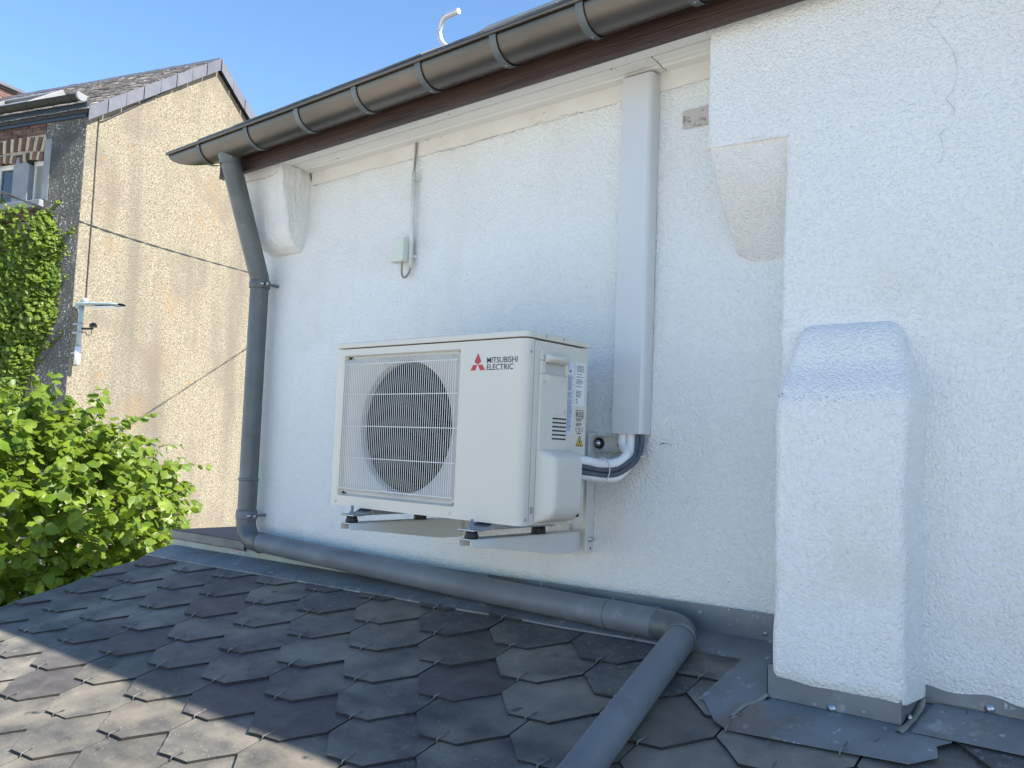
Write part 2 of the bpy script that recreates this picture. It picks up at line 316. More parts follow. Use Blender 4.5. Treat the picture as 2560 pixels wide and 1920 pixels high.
# =================================================================== WHITE HOUSE
house = thing('white_house', 'white stuccoed house wall under brown eaves, carrying the outdoor unit', 'house', (0.5, 1.5, GZ))
def stucco_disp(x, z, a=0.0022):
    return a * (nz(x, z, 3.1, 7) + 0.6 * nz(x, z, 1.7, 17)) + 0.004 * nz(x, z, 9.2, 1.6)
XL = -1.24
def zb(x): return -0.256 + 0.012 * x + 0.004 * nz(x, 0, 5, 4)
def wallA(a, b):
    x = XL + (1.42 - XL) * a; z = zb(x) + (1.46 - zb(x)) * b
    y = stucco_disp(x, z)
    if b < 0.02: y += 0.010 * (0.02 - b) / 0.02          # rounded lower lip
    return Vector((x, y, z))
g = MB(); g.grid(wallA, 150, 100)
g.build('wall', 'stucco', house)
g = MB(); g.prism([(XL + .003, .013, GZ + .002), (XL + .003, 3.09, GZ + .002), (XL + .003, 3.09, 1.64), (XL + .003, 1.55, 2.70), (XL + .003, .013, 1.64)], (10.2, 0, 0))
g.build('wall', 'stucco_smooth', house)
# projecting wall to the right (front y=-0.165)
YP = -0.165
def zb2(x): return -0.292 + 0.010 * (x - 1.7) + 0.0015 * nz(x, 0, 8, 9)
def sweep_wall(xl_fn, y_fn, x_right, z0_fn, z1, name, material, nx=90, nzv=90, rc=0.018, amp=0.0026, yback=0.02):
    # plan section: back-left -> front-left (rounded) -> right
    def fn(a, b):
        zz = z0_fn + (z1 - z0_fn) * b if not callable(z0_fn) else None
        if zz is None:
            zlo = z0_fn(1.6); zz = zlo + (z1 - zlo) * b
        xl = xl_fn(zz); yf = y_fn(zz); side = abs(yback - yf)
        tot_side = 0.12; tot_r = 0.08
        wob = 0.006 * nz(zz, 2.2, xl, 4) + 0.0025 * nz(zz, 6.1, xl, 15)
        if a < tot_side:
            t = a / tot_side; x = xl; y = yback + (yf + rc - yback) * t
        elif a < tot_side + tot_r:
            q = (a - tot_side) / tot_r * math.pi / 2; x = xl + rc - rc * math.cos(q); y = yf + rc - rc * math.sin(q)
        else:
            t = (a - tot_side - tot_r) / (1 - tot_side - tot_r); x = xl + rc + (x_right - xl - rc) * t; y = yf
        fade = max(0.0, 1 - (x - xl) / 0.12)
        y += stucco_disp(x, zz, amp) if a >= tot_side else 0
        if callable(z0_fn) and b < 0.03: y += 0.010 * (0.03 - b) / 0.03; zz = zz + (z0_fn(x) - z0_fn(1.6))
        return Vector((x + wob * fade, y, zz))
    g = MB(); g.grid(fn, nx, nzv)
    return g.build(name, material, house)
sweep_wall(lambda z: 1.147 + 0.004 * (1.39 - z) if z > 1.040 else 1.368, lambda z: YP, 3.2, zb2, 1.395, 'wall', 'stucco', 170, 170)


g = MB(); g.box(3.19, 9.0, YP, 0.012, GZ + 0.002, 1.395); g.build('wall', 'stucco', house)
# right corbel: beige sloped face falling back to the wall
def corb_y(z):
    t = max(0.0, min(1.0, (1.045 - z) / 0.305)); return YP + 0.006 + (0.170) * (t ** 1.25)
def corb_x(z):
    t = max(0.0, min(1.0, (1.045 - z) / 0.305)); return 1.152 + 0.015 * t + 0.06 * max(0, t - 0.86) / 0.14
co = sweep_wall(corb_x, corb_y, 1.40, 0.738, 1.048, 'corbel', 'stucco_beige', 36, 40, rc=0.016)
co['label'] = 'beige sloping corbel under the projecting wall'
# left corbel beside the downpipe
PR = [(1.392, -.158), (1.30, -.140), (1.22, -.122), (1.134, -.100), (1.09, -.082), (1.055, -.050), (1.035, -.012), (1.03, .01)]
def corbL(a, b):
    t = b * (len(PR) - 1); i = min(int(t), len(PR) - 2); t -= i
    z = PR[i][0] + (PR[i + 1][0] - PR[i][0]) * t; y = PR[i][1] + (PR[i + 1][1] - PR[i][1]) * t
    xr = -.886 - 0.03 * max(0, 1.15 - z) / .12; rc = 0.012
    d = 0.003 * nz(a * 3, z, 4, 9) + 0.0022 * nz(a * 9, z, 4, 30)
    if a < .55: xle = XL + .03 + .10 * max(0, 1.12 - z) / .09; x = xle + (xr - rc - xle) * a / .55; yy = y + d
    elif a < .66:
        q = (a - .55) / .11 * math.pi / 2; x = xr - rc + rc * math.sin(q) + d * .6; yy = y + rc - rc * math.cos(q) + d
    else: x = xr + d + 0.012 * nz(a * 2, z, 9, 9) * (a - .66); yy = y + rc + (0.02 - y - rc) * (a - .66) / .34
    return Vector((x, yy, z))
g = MB(); g.grid(corbL, 110, 90); g.build('corbel', 'plaster_white', house)
# pilaster with two-stage shoulder
PF = [(-.33, -.280), (.30, -.281), (.345, -.277), (.375, -.264), (.418, -.232), (.440, -.220), (.475, -.210), (.498, -.202), (.520, -.188), (.538, -.166), (.55, -.14)]
def pil(a, b):
    t = b
    if t < .6: z = -.306 + (.30 + .306) * t / .6; i = 0
    else: z = .30 + .25 * (t - .6) / .4
    for i in range(len(PF) - 1):
        if PF[i][0] <= z <= PF[i + 1][0]: break
    q = (z - PF[i][0]) / (PF[i + 1][0] - PF[i][0]); yf = PF[i][1] + (PF[i + 1][1] - PF[i][1]) * q
    rise = max(0, (z - .33) / .2)
    xl = 1.408 + .006 * nz(z, 1, 1, 5) + .034 * max(0, rise - .45) ** 1.5; xr = 1.706 + .012 * nz(z, 7, 3, 4) - .052 * max(0, rise - .15); rc = .02 + .012 * max(0, min(1, rise))
    yb = -.12
    if a < .1: x = xl; y = yb + (yf + rc - yb) * a / .1
    elif a < .2: th = (a - .1) / .1 * math.pi / 2; x = xl + rc - rc * math.cos(th); y = yf + rc - rc * math.sin(th)
    elif a < .72: x = xl + rc + (xr - xl - 2 * rc) * (a - .2) / .52; y = yf
    elif a < .82: th = (a - .72) / .1 * math.pi / 2; x = xr - rc + rc * math.sin(th); y = yf + rc - rc * math.cos(th)
    else: x = xr + .012 * (a - .82) / .18; y = yf + rc + (yb - yf - rc) * (a - .82) / .18
    y += stucco_disp(x, z, .003)
    if b < .02: y += .010 * (.02 - b) / .02; z += .008 * nz(x, 3, 3, 6)
    return Vector((x, y, z))
g = MB(); g.grid(pil, 110, 110); g.build('pilaster', 'stucco', house)
g = MB(); g.box(1.425, 1.69, -.262, -.13, -.6, -.29); g.box(1.385, 3.2, -.148, 0.012, -.7, -.27); g.build('wall', 'mortar_grey', house)
g = MB(); g.grid(lambda a, b: Vector((-.87 + 2.05 * a, -.004 + .8 * stucco_disp(-.87 + 2.05 * a, 1.36), 1.3265 + .006 * nz(a, 0, 4, 14) * (1 - b) + .068 * b)), 90, 4); g.build('plaster_band', 'plaster_old', house)
lr = random.Random(4); g = MB()
for k in range(110):
    x = 1.415 + .24 * lr.random() ** 1.5; z = .352 + lr.gauss(0, .007) + .012 * max(0, (1.46 - x) / .05) * lr.random(); s_ = lr.uniform(.0005, .0013)
    y = -.2795 if z < .345 else -.2795 + (z - .345) * .62
    g.add([(x - s_, y - .0015, z), (x, y - .0015, z - s_), (x + s_, y - .0015, z), (x, y - .0015, z + s_)], [(0, 1, 2, 3)])
o = g.build('lichen_specks', 'dark_crack', house, recalc=False); o['kind'] = 'stuff'
# eaves
g = MB(); g.box(XL - .02, 9.0, -.200, -.104, 1.392, 1.41); g.build('soffit_board', 'eave_paint', house, bevel=.002)
g = MB()
g.prism([(XL + .36, -.097, 1.3915), (XL + .36, -.097, 1.401), (XL + .36, .02, 1.401), (XL + .36, .02, 1.383), (XL + .36, -.040, 1.384), (XL + .36, -.048, 1.3885), (XL + .36, -.060, 1.3895), (XL + .36, -.066, 1.3915)], (1.80, 0, 0))
g.prism([(XL + 2.165, -.096, 1.391), (XL + 2.165, -.096, 1.401), (XL + 2.165, .02, 1.401), (XL + 2.165, .02, 1.382), (XL + 2.165, -.039, 1.383), (XL + 2.165, -.047, 1.3875), (XL + 2.165, -.060, 1.3885), (XL + 2.165, -.066, 1.391)], (.5, 0, 0))
g.build('soffit_moulding', 'eave_paint', house, bevel=.0015)
g = MB(); g.box(XL - .02, 9.0, -.225, -.2005, 1.363, 1.49); g.build('fascia_board', 'brown_wood', house, bevel=.003)
g = MB(); g.box(XL - .018, 9.0, -.222, -.203, 1.4925, 1.56); g.build('fascia_board', 'brown_wood', house, bevel=.003)
# main roof
TP = .682
def rz(y): return 1.526 + (y + .31) * TP
YRG = 1.55
def rz2(y): return rz(y) if y <= YRG else rz(2 * YRG - y)
g = MB()
for ya, yb_ in ((-.30, YRG), (YRG, 2 * YRG + .30)):
    g.hexa([(-1.30, ya, rz2(ya) - .06), (9, ya, rz2(ya) - .06), (9, yb_, rz2(yb_) - .06), (-1.30, yb_, rz2(yb_) - .06), (-1.30, ya, rz2(ya) - .012), (9, ya, rz2(ya) - .012), (9, yb_, rz2(yb_) - .012), (-1.30, yb_, rz2(yb_) - .012)])
g.build('roof', 'roof_deck', house)
g = MB()
for j in range(1, 8):
    for side in (0, 1):
        for i in range(36):
            y0 = -.31 + j * .24; y1 = min(y0 + .26, YRG + .01); x0 = -1.30 + i * .29 + (j % 2) * .145; d = rnd.uniform(0, .003)
            za, zb_ = rz(y0) + .001 + d, rz(y1) - .009 + d
            if side: y0, y1 = 2 * YRG - y0, 2 * YRG - y1
            g.hexa([(x0, y0, za), (x0 + .285, y0, za), (x0 + .285, y1, zb_), (x0, y1, zb_), (x0, y0, za + .006), (x0 + .285, y0, za + .006), (x0 + .285, y1, zb_ + .006), (x0, y1, zb_ + .006)])
o = g.build('roof_slates', 'slate', house); o['kind'] = 'stuff'
g = MB(); g.prism([(-1.30, YRG - .12, rz(YRG - .12) + .01), (-1.30, YRG, rz(YRG) + .03), (-1.30, YRG + .12, rz(YRG - .12) + .01), (-1.30, YRG, rz(YRG) + .012)], (10.3, 0, 0)); g.build('ridge_capping', 'zinc', house)
g = MB(); y0 = -.318; g.hexa([(0, 0, .001), (.286, 0, .001), (.286, .26, .26 * TP - .009), (0, .26, .26 * TP - .009), (0, 0, .008), (.286, 0, .008), (.286, .26, .26 * TP - .002), (0, .26, .26 * TP - .002)])
sl0 = g.build('slate', 'slate'); me0 = sl0.data; bpy.data.objects.remove(sl0)
for i in range(16):
    q = bpy.data.objects.new('slate', me0); COL.objects.link(q); q.parent = house
    q.location = Vector((-1.30 + i * .29, y0, rz(y0) + rnd.uniform(0, .003))) - Vector(house.location); q.rotation_euler = (rnd.uniform(-.01, .01), rnd.uniform(-.006, .006), 0)
# small cracks and the mark of an old plate
def crack(pts, wd, nrm=(0, -1, 0), jit=.004, mt='dark_crack'):
    P = []
    for a, b in zip(pts[:-1], pts[1:]):
        a, b = Vector(a), Vector(b); n = max(2, int((b - a).length / .012))
        for k in range(n): P.append(a + (b - a) * k / n + Vector((rnd.uniform(-jit, jit), 0, rnd.uniform(-jit, jit))))
    g = MB(); vs = []; fs = []
    for i, q in enumerate(P):
        t = (P[min(i + 1, len(P) - 1)] - P[max(i - 1, 0)]).normalized(); s_ = t.cross(Vector(nrm)).normalized() * wd * rnd.uniform(.3, 1.2)
        q = q + Vector(nrm) * (0.0035 - stucco_disp(q.x, q.z)); vs += [q - s_, q + s_]
        if i: fs.append((2 * i - 2, 2 * i - 1, 2 * i + 1, 2 * i))
    g.add(vs, fs); return g.build('crack', mt, house, recalc=False)
crack([(1.743, YP, 1.282), (1.714, YP, 1.243), (1.744, YP, 1.202), (1.769, YP, 1.149), (1.777, YP, 1.118), (1.777, YP, 1.082), (1.757, YP, 1.041), (1.772, YP, 1.015), (1.77, YP, .98), (1.741, YP, .962), (1.753, YP, .92), (1.741, YP, .886)], .00045, jit=.0022, mt='hairline')
crack([(-.860, 0, 1.325), (-.678, 0, 1.330), (-.45, 0, 1.335), (-.269, 0, 1.328)], .0010)
crack([(-.085, 0, 1.322), (.103, 0, 1.322), (.338, 0, 1.328), (.497, 0, 1.338), (.62, 0, 1.325)], .0007)
crack([(-1.16, -.150, 1.352), (-1.02, -.150, 1.347), (-.90, -.150, 1.352)], .0012)
crack([(-.905, -.156, 1.385), (-.899, -.148, 1.35), (-.900, -.140, 1.31)], .0014)
crack([(-.884, 0, 1.386), (-.875, 0, 1.35), (-.85, 0, 1.322)], .0035)
crack([(.935, 0, .237), (.955, 0, .238), (.985, 0, .233)], .0018)
g = MB(); g.grid(lambda a, b: Vector((.982 + .10 * a + .003 * nz(a, b, 1, 5), -.0065 - .002 * nz(a, b, 2, 9), 1.187 + .056 * b + .003 * nz(a, b, 3, 6))), 18, 12)
o = g.build('plate_mark', 'plate_patch', house)

# =================================================================== RAIN GUTTER
gut = thing('rain_gutter', 'weathered half-round zinc gutter with straps along the brown fascia', 'gutter', (-1.47, -.292, 1.40))
GC = (-.292, 1.476); GR = .072
def arcpts(r, a0, a1, n): return [(GC[0] + r * math.cos(R(a0 + (a1 - a0) * k / n)), GC[1] + r * math.sin(R(a0 + (a1 - a0) * k / n))) for k in range(n + 1)]
# trough: outer shell and inner shell, runs along x
xs = [-1.47] + [-1.13 + i * .2 for i in range(47)]
def endx(a, b): return max(0, min(.30, .26 * (a - GC[0] + GR) / GR))
outer = arcpts(GR, 0, -180, 24); inner = arcpts(GR - .0025, -180, 0, 24); bead = [(GC[0] - GR - .004 + .009 * math.cos(R(q)), GC[1] + .002 + .009 * math.sin(R(q))) for q in range(-40, 250, 36)]
prof = [(GC[0] + GR, GC[1] + .03)] + outer + bead + inner + [(GC[0] + GR - .0025, GC[1] + .03)]
g = MB(); vs = []; fs = []; n = len(prof)
for i, x in enumerate(xs):
    dz = .0022 * nz(x, 0, 0, .9); vs += [(x + (endx(a, b) if i == 0 else 0), a, b + dz) for a, b in prof]
    if i: fs += [((i - 1) * n + k, (i - 1) * n + (k + 1) % n, i * n + (k + 1) % n, i * n + k) for k in range(n)]
g.add(vs, fs, True); g.build('trough', 'zinc_gutter', gut)
g = MB(); g.prism([(-1.470 + endx(a, b), a, b) for a, b in arcpts(GR - .001, 0, -180, 20)], (.003, 0, 0)); g.build('end_cap', 'zinc_gutter', gut)
for i, xr in enumerate([-1.194, -.826, -.481, -.135, .197, .532, .86, 1.19, 1.53]):
    ro = arcpts(GR + .0048, -8, -186, 18); ri = arcpts(GR + .0030, -186, -8, 18)
    g = MB(); g.prism([(xr - .030 + .002, a, b) for a, b in ro + ri], (.026, 0, 0)); st = g.build('gutter_bracket', 'zinc', gut)
    g = MB(); g.lathe((xr - .015, GC[0] - .004, GC[1] - GR - .0045), (0, 0, -1), [(0, .0035), (.0015, .003), (.002, 0.001)], 8); g.build('rivet', 'bolt_zinc', st)

# =================================================================== DOWNPIPE
dp = thing('downpipe', 'grey zinc downpipe running down the wall and across the slates', 'downpipe', (-1.11, -.07, -.25))
PRAD = .0422
T0 = (-1.074, -.285, 1.425); T1 = (-1.121, -.071, .905); T2 = (-1.112, -.070, -.150)
g = MB(); g.tube([T0, (-1.0755, -.278, 1.385), (-1.119, -.076, .925), T1], [PRAD * 1.12, PRAD, PRAD, PRAD], 28, cap=False); g.build('pipe', 'zinc', dp)
g = MB(); g.lathe((-1.074, -.287, 1.412), (0, .10, -1), [(-.012, PRAD + .008), (.004, PRAD + .007), (.010, PRAD + .002), (.03, PRAD + .002)], 28, False); g.build('outlet', 'zinc', dp)
g = MB(); g.tube([T1, (-1.119, -.071, .6), (-1.115, -.0705, .2), (-1.113, -.070, .03), T2], PRAD - .0012, 28, cap=False); g.build('pipe', 'zinc', dp)
B = arc_bend((-1.112, -.070, .1), (-1.110, -.072, -.243), (-.4, -.076, -.2525), .085, 12)
E0 = Vector((.825, -.083, -.271)); E1 = Vector((1.085, -.086, -.273)); E2 = Vector((1.262, -1.0, -.512))
g = MB(); g.tube([Vector(T2) + Vector((0, 0, .02))] + B + [(-.98, -.0725, -.2452)], PRAD, 28, cap=False); g.build('elbow', 'zinc', dp)
g = MB(); g.tube([(-.985, -.0725, -.245), (-.4, -.077, -.256), (.2, -.080, -.266), tuple(E0)], PRAD - .0010, 28, cap=False); g.build('pipe', 'zinc_new', dp)
B2 = arc_bend(E0, E1, E2, .072, 12)
g = MB(); g.tube([E0 - Vector((.02, 0, 0)), (.985, -.0845, -.272)], PRAD + .0006, 28, cap=False); g.build('pipe', 'zinc_new', dp)
g = MB(); g.tube([(.975, -.0845, -.272)] + B2 + [B2[-1] + (E2 - E1).normalized() * .01], PRAD - .0004, 28, cap=False); g.build('elbow', 'zinc', dp)
g = MB(); g.tube([B2[-1] + (E2 - E1).normalized() * -.004, E2, E2 + (E2 - E1) * .8], PRAD - .0012, 28, cap=False); g.build('pipe', 'zinc_new', dp)
def ring(c, ax, r, h=.006, lump=.0015):
    g = MB(); ax = Vector(ax).normalized(); g.lathe(Vector(c) - ax * h, ax, [(0, r), (h * .3, r + .003), (h, r + .0045), (h * 1.7, r + .003), (h * 2, r)], 28, False)
    for v in g.v: v += Vector((nz(v.x, v.y, v.z, 60), nz(v.y, v.z, v.x, 60), nz(v.z, v.x, v.y, 60))) * lump
    return g
ring((-1.1135, -.070, .020), (0, 0, 1), PRAD - .0012, .007, .0005).build('collar', 'zinc', dp)
ring((-1.112, -.070, -.118), (0, 0, 1), PRAD - .001, .006, .0005).build('collar', 'zinc', dp)
ring(E0, (1, 0, 0), PRAD - .002, .004, .001).build('weld_seam', 'zinc', dp)
ring((.982, -.0845, -.272), (1, 0, -.02), PRAD - .0015, .007, .004).build('weld_seam', 'zinc_new', dp)
ring(B2[-1], E2 - E1, PRAD - .0015, .005, .004).build('weld_seam', 'zinc_new', dp)
ring((-.985, -.0725, -.2455), (1, 0, 0), PRAD - .0015, .005, .001).build('weld_seam', 'zinc', dp)
for zc, nm in ((.893, 'zinc'), (-.137, 'zinc_new')):
    g = MB(); c = Vector((-1.1195, -.071, zc)) if zc > 0 else Vector((-1.112, -.07, zc)); g.lathe(c - Vector((0, 0, .017)), (0, 0, 1), [(0, PRAD), (0, PRAD + .0035), (.004, PRAD + .0045), (.030, PRAD + .0045), (.034, PRAD + .0035), (.034, PRAD)], 28, False)
    g.box(c.x + .030, c.x + .051, c.y - .010, c.y + .002, zc - .014, zc + .014); g.box(c.x + .034, c.x + .044, c.y, .01, zc - .006, zc + .006)
    cl = g.build('clamp', nm, dp)
    g = MB(); g.lathe((c.x + .046, c.y - .012, zc), (0, -1, 0), [(0, .008), (.006, .008), (.006, .004), (.014, .004)], 6); g.build('bolt', 'bolt_zinc', cl)
    g = MB(); g.lathe((c.x + .049, c.y - .004, zc), (1, 0, 0), [(0, .004), (.012, .004), (.012, .007), (.018, .007)], 6); g.build('bolt', 'bolt_zinc', cl)

# =================================================================== ANNEX with slated roof
annex = thing('annex', 'low lean-to annex with grey clipped-corner slates and zinc flashings', 'annex', (0, -.8, GZ))
TH = math.tan(R(15.7)); TA = math.tan(R(.7)); CT = math.cos(R(15.7))
def RZ(x, y): return -.310 + TA * x + TH * y
def PV(u, v, h=0.0):                      # roof coordinates -> world
    y = -v * CT; return Vector((u, y - h * .27, RZ(u, y) + h * .963))
VX = -1.752
g = MB(); g.hexa([(VX + .02, -2.05, RZ(VX, -2.05) - .12), (6, -2.05, RZ(6, -2.05) - .12), (6, .01, RZ(6, .01) - .12), (VX + .02, .01, RZ(VX, .01) - .12),
                  (VX + .02, -2.05, RZ(VX, -2.05) - .022), (6, -2.05, RZ(6, -2.05) - .022), (6, .01, RZ(6, .01) - .022), (VX + .02, .01, RZ(VX, .01) - .022)])
g.build('roof_deck', 'roof_deck', annex)
g = MB(); g.hexa([(VX + .10, -1.9, GZ + .003), (6, -1.9, GZ + .003), (6, .0, GZ + .003), (VX + .10, .0, GZ + .003), (VX + .10, -1.9, RZ(VX, -1.9) - .125), (6, -1.9, RZ(6, -1.9) - .125), (6, .0, RZ(6, 0) - .125), (VX + .10, .0, RZ(VX, 0) - .125)])
g.build('wall', 'stucco_smooth', annex)
A2 = Vector((.295, -.022)); B2v = Vector((.153, .150)); T00 = Vector((-.209 - .060, .351 + .004))
ex = A2.normalized(); ey = (A2 - 2 * B2v).normalized()   # along row, up-slope
def clip(poly, axis, val, keep_greater=True):
    out = []
    for i in range(len(poly)):
        a, b = poly[i], poly[(i + 1) % len(poly)]; da = a[axis] - val; db = b[axis] - val
        if not keep_greater: da, db = -da, -db
        if da >= 0: out.append(a)
        if (da >= 0) != (db >= 0): t = da / (da - db); out.append(a + (b - a) * t)
    return out
HW = .1445
base_poly = [Vector((-.060, 0)), Vector((.060, 0)), Vector((HW, .083)), Vector((HW, .36)), Vector((-HW, .36)), Vector((-HW, .083))]
def chipped(seed):
    k = random.Random(seed); P = [q + Vector((k.uniform(-.0025, .0025), k.uniform(-.003, .003))) for q in base_poly]; out = []
    for i in range(6):
        a, b = P[i], P[(i + 1) % 6]; out.append(a)
        if i in (0, 1, 5):
            for t in sorted(k.uniform(.08, .92) for _ in range(4)):
                nn = Vector((-(b - a).y, (b - a).x)).normalized(); out.append(a + (b - a) * t + nn * abs(k.gauss(0, .0011)))
    return out
POLYS = [chipped(50 + k) for k in range(8)]
hook_path = [(0, .004, -.010), (0, -.005, -.008), (0, -.0065, .003), (.0, -.001, .0085), (.004, .013, .009), (.009, .024, .0105), (.010, .029, .014)]
g = MB(); g.tube(hook_path, .0017, 6); hk = g.build('hook', 'wire'); hook_me = hk.data; bpy.data.objects.remove(hk)
AL = Vector(annex.location)
U3 = (PV(1, 0) - PV(0, 0)).normalized(); V3 = (PV(0, 0) - PV(0, 1)).normalized()
N3 = U3.cross(V3).normalized()
srnd = random.Random(11); slate_cache = {}
cnt = 0
for j in range(-2, 12):
    for i in range(-14, 22):
        c = T00 + A2 * i + B2v * j
        if c.y < .085 or c.y > 2.02 or c.x < VX - .15 or c.x > 3.0: continue
        var = srnd.randrange(8); poly = [c + ex * q.x + ey * q.y for q in POLYS[var]]
        full = True
        if min(q.x for q in poly) < VX: poly = clip(poly, 0, VX); full = False
        if poly and min(q.y for q in poly) < .012: poly = clip(poly, 1, .012); full = False
        if len(poly) < 3: continue
        ar = abs(sum(poly[k].x * poly[(k + 1) % len(poly)].y - poly[(k + 1) % len(poly)].x * poly[k].y for k in range(len(poly)))) / 2
        if ar < .002: continue
        # local coordinates about the bottom centre, in roof axes (u, up-slope), tilted
        ptsl = [Vector((q.x - c.x, c.y - q.y)) for q in poly]
        key = ('full', var) if full else None
        me = slate_cache.get(key) if key else None
        if me is None:
            g = MB(); th = .0080
            lo = [Vector((q.x, q.y, .0045 - q.y * .045)) for q in ptsl]; hi = [q + Vector((0, 0, th)) for q in lo]
            n = len(lo); g.add(lo + hi, [tuple(range(n - 1, -1, -1)), tuple(range(n, 2 * n))] + [(k, (k + 1) % n, n + (k + 1) % n, n + k) for k in range(n)])
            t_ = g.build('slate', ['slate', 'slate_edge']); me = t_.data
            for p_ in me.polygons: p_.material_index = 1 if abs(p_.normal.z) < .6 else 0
            bpy.data.objects.remove(t_)
            if key: slate_cache[key] = me; 
        k = srnd.random(); mm = 'slate'
        if k < .09: mm = 'slate_rose'
        if (c.y < .42 and c.x > -.5 and srnd.random() < .6): mm = 'slate_dusty'
        if mm != 'slate':
            kk = (key, mm)
            if key and kk in slate_cache: me = slate_cache[kk]
            else:
                me = me.copy(); me.materials[0] = MATS[mm]
                if key: slate_cache[kk] = me
        s_ = bpy.data.objects.new('slate', me); COL.objects.link(s_); s_.parent = annex
        M = Matrix.Identity(4)
        X, Y, Z = U3, V3, N3
        for r_ in range(3): M[r_][0], M[r_][1], M[r_][2] = X[r_], Y[r_], Z[r_]
        M = M @ Matrix.Rotation(srnd.uniform(-.004, .004), 4, 'X') @ Matrix.Rotation(srnd.uniform(-.003, .003), 4, 'Y') @ Matrix.Rotation(srnd.uniform(-.010, .010), 4, 'Z')
        M.translation = PV(c.x, c.y, srnd.uniform(-.001, .001)) - AL
        s_.matrix_local = M
        cnt += 1
        if abs(c.x) < 5 and c.x > VX + .03:
            h = bpy.data.objects.new('hook', hook_me); COL.objects.link(h); h.parent = s_; h.location = (srnd.uniform(-.006, .006), 0, .006); h.rotation_euler = (0, 0, srnd.uniform(-.35, .2))
# flashings
def sheet(poly, h, th, name, material, parent=annex, amp=.0):
    """thin sheet lying on the roof; poly of (x, y)"""
    def q(x, y, e): return Vector((x, y, RZ(x, y) + e + (amp * nz(x, y, 1, 9))))
    n = len(poly); a = [q(x, y, h) for x, y in poly]; b = [q(x, y, h + th) for x, y in poly]
    g = MB(); g.add(a + b, [tuple(range(n - 1, -1, -1)), tuple(range(n, 2 * n))] + [(k, (k + 1) % n, n + (k + 1) % n, n + k) for k in range(n)])
    return g.build(name, material, parent)
def fy(x): return -.060 + (x + 1.75) * (.052 / 3.12)
def strip(x0, x1, y_of, w_of, h, name, material, nx=60, wav=.003):
    def top(a, b):
        x = x0 + (x1 - x0) * a; y = y_of(x) - w_of(x) * b
        return Vector((x, y, RZ(x, y) + h + .004 * (1 - b) + wav * nz(x, b, 1, 5) * b))
    g = MB(); g.grid(top, nx, 4)
    g.grid(lambda a, b: top(a, 1) + Vector((0, -.0005, -.006 * b)), nx, 1)
    return g.build(name, material, annex)
strip(VX - .005, 1.37, fy, lambda x: .128 - .010 * (x + 1.75), .013, 'wall_flashing', 'flashing')
def upright(x0, x1, y_of, z0_of, h, name, material, lean=.0):
    def fn(a, b):
        x = x0 + (x1 - x0) * a; y = y_of(x); z = z0_of(x, y) + h * b
        return Vector((x, y + .002 * nz(x, b, 2, 7) + lean * b, z))
    g = MB(); g.grid(fn, 50, 3); g.grid(lambda a, b: fn(a, 1) + Vector((0, .004 * b, 0)), 50, 1)
    return g.build(name, material, annex)
z0f = lambda x, y: RZ(x, y) + .013
upright(VX, .30, lambda x: fy(x) + .001, z0f, .075, 'wall_flashing', 'zinc_green')
u1 = upright(.29, 1.37, lambda x: fy(x) + .0, z0f, .075, 'wall_flashing', 'flashing')
def rivet(x, y, z, nrm, par, r=.010):
    g = MB(); g.lathe((x, y, z), nrm, [(-.003, r), (.002, r), (.0025, r * .55), (.004, r * .5), (.0045, r * .2)], 12); g.build('rivet', 'bolt_zinc', par)
rivet(1.275, fy(1.275), -.262, (0, -1, 0), u1, .007); rivet(-.75, fy(-.75), -.30, (0, -1, 0), u1, .005); rivet(.35, fy(.35), -.272, (0, -1, 0), u1, .005)
sheet([(1.262, -.085), (1.255, -.336), (1.345, -.345), (1.395, -.285), (1.395, -.085)], .0130, .0015, 'step_flashing', 'flashing')
sheet([(1.262, -.330), (1.335, -.409), (1.376, -.430), (1.52, -.418), (1.70, -.40), (1.748, -.396), (1.79, -.352), (1.78, -.318), (1.72, -.295), (1.70, -.268), (1.41, -.270), (1.36, -.335)], .0147, .0015, 'step_flashing', 'flashing', amp=.0006)
u2 = upright(1.400, 1.698, lambda x: -.272, lambda x, y: RZ(x, y) + .018, .075, 'step_flashing', 'flashing')
rivet(1.55, -.273, -.345, (0, -1, 0), u2)
def sidef(a, b):
    y = -.272 + .115 * a; return Vector((1.698 + .008 * a, y, RZ(1.706, y) + .018 + .066 * b))
g = MB(); g.grid(sidef, 8, 3); u4 = g.build('step_flashing', 'flashing', annex); rivet(1.708, -.245, -.335, (1, 0, 0), u4, .007)
def sidel(a, b):
    y = -.275 + .19 * a; return Vector((1.398 - .012 * (1 - a) * 0, y, RZ(1.398, y) + .016 + .07 * b))
g = MB(); g.grid(sidel, 8, 3); g.build('step_flashing', 'flashing', annex)
sheet([(1.722, -.285), (2.3, -.279), (3.2, -.270), (3.2, -.150), (1.735, -.158)], .0165, .0015, 'wall_flashing', 'flashing', amp=.0006)
sheet([(1.700, -.300), (1.700, -.160), (1.775, -.160), (1.80, -.285), (1.76, -.330)], .0128, .0015, 'step_flashing', 'flashing')
u3 = upright(1.712, 3.2, lambda x: YP + .008, lambda x, y: RZ(x, y) + .022, .07, 'wall_flashing', 'flashing')
rivet(1.842, YP + .007, -.304, (0, -1, 0), u3); rivet(2.15, YP + .007, -.302, (0, -1, 0), u3)
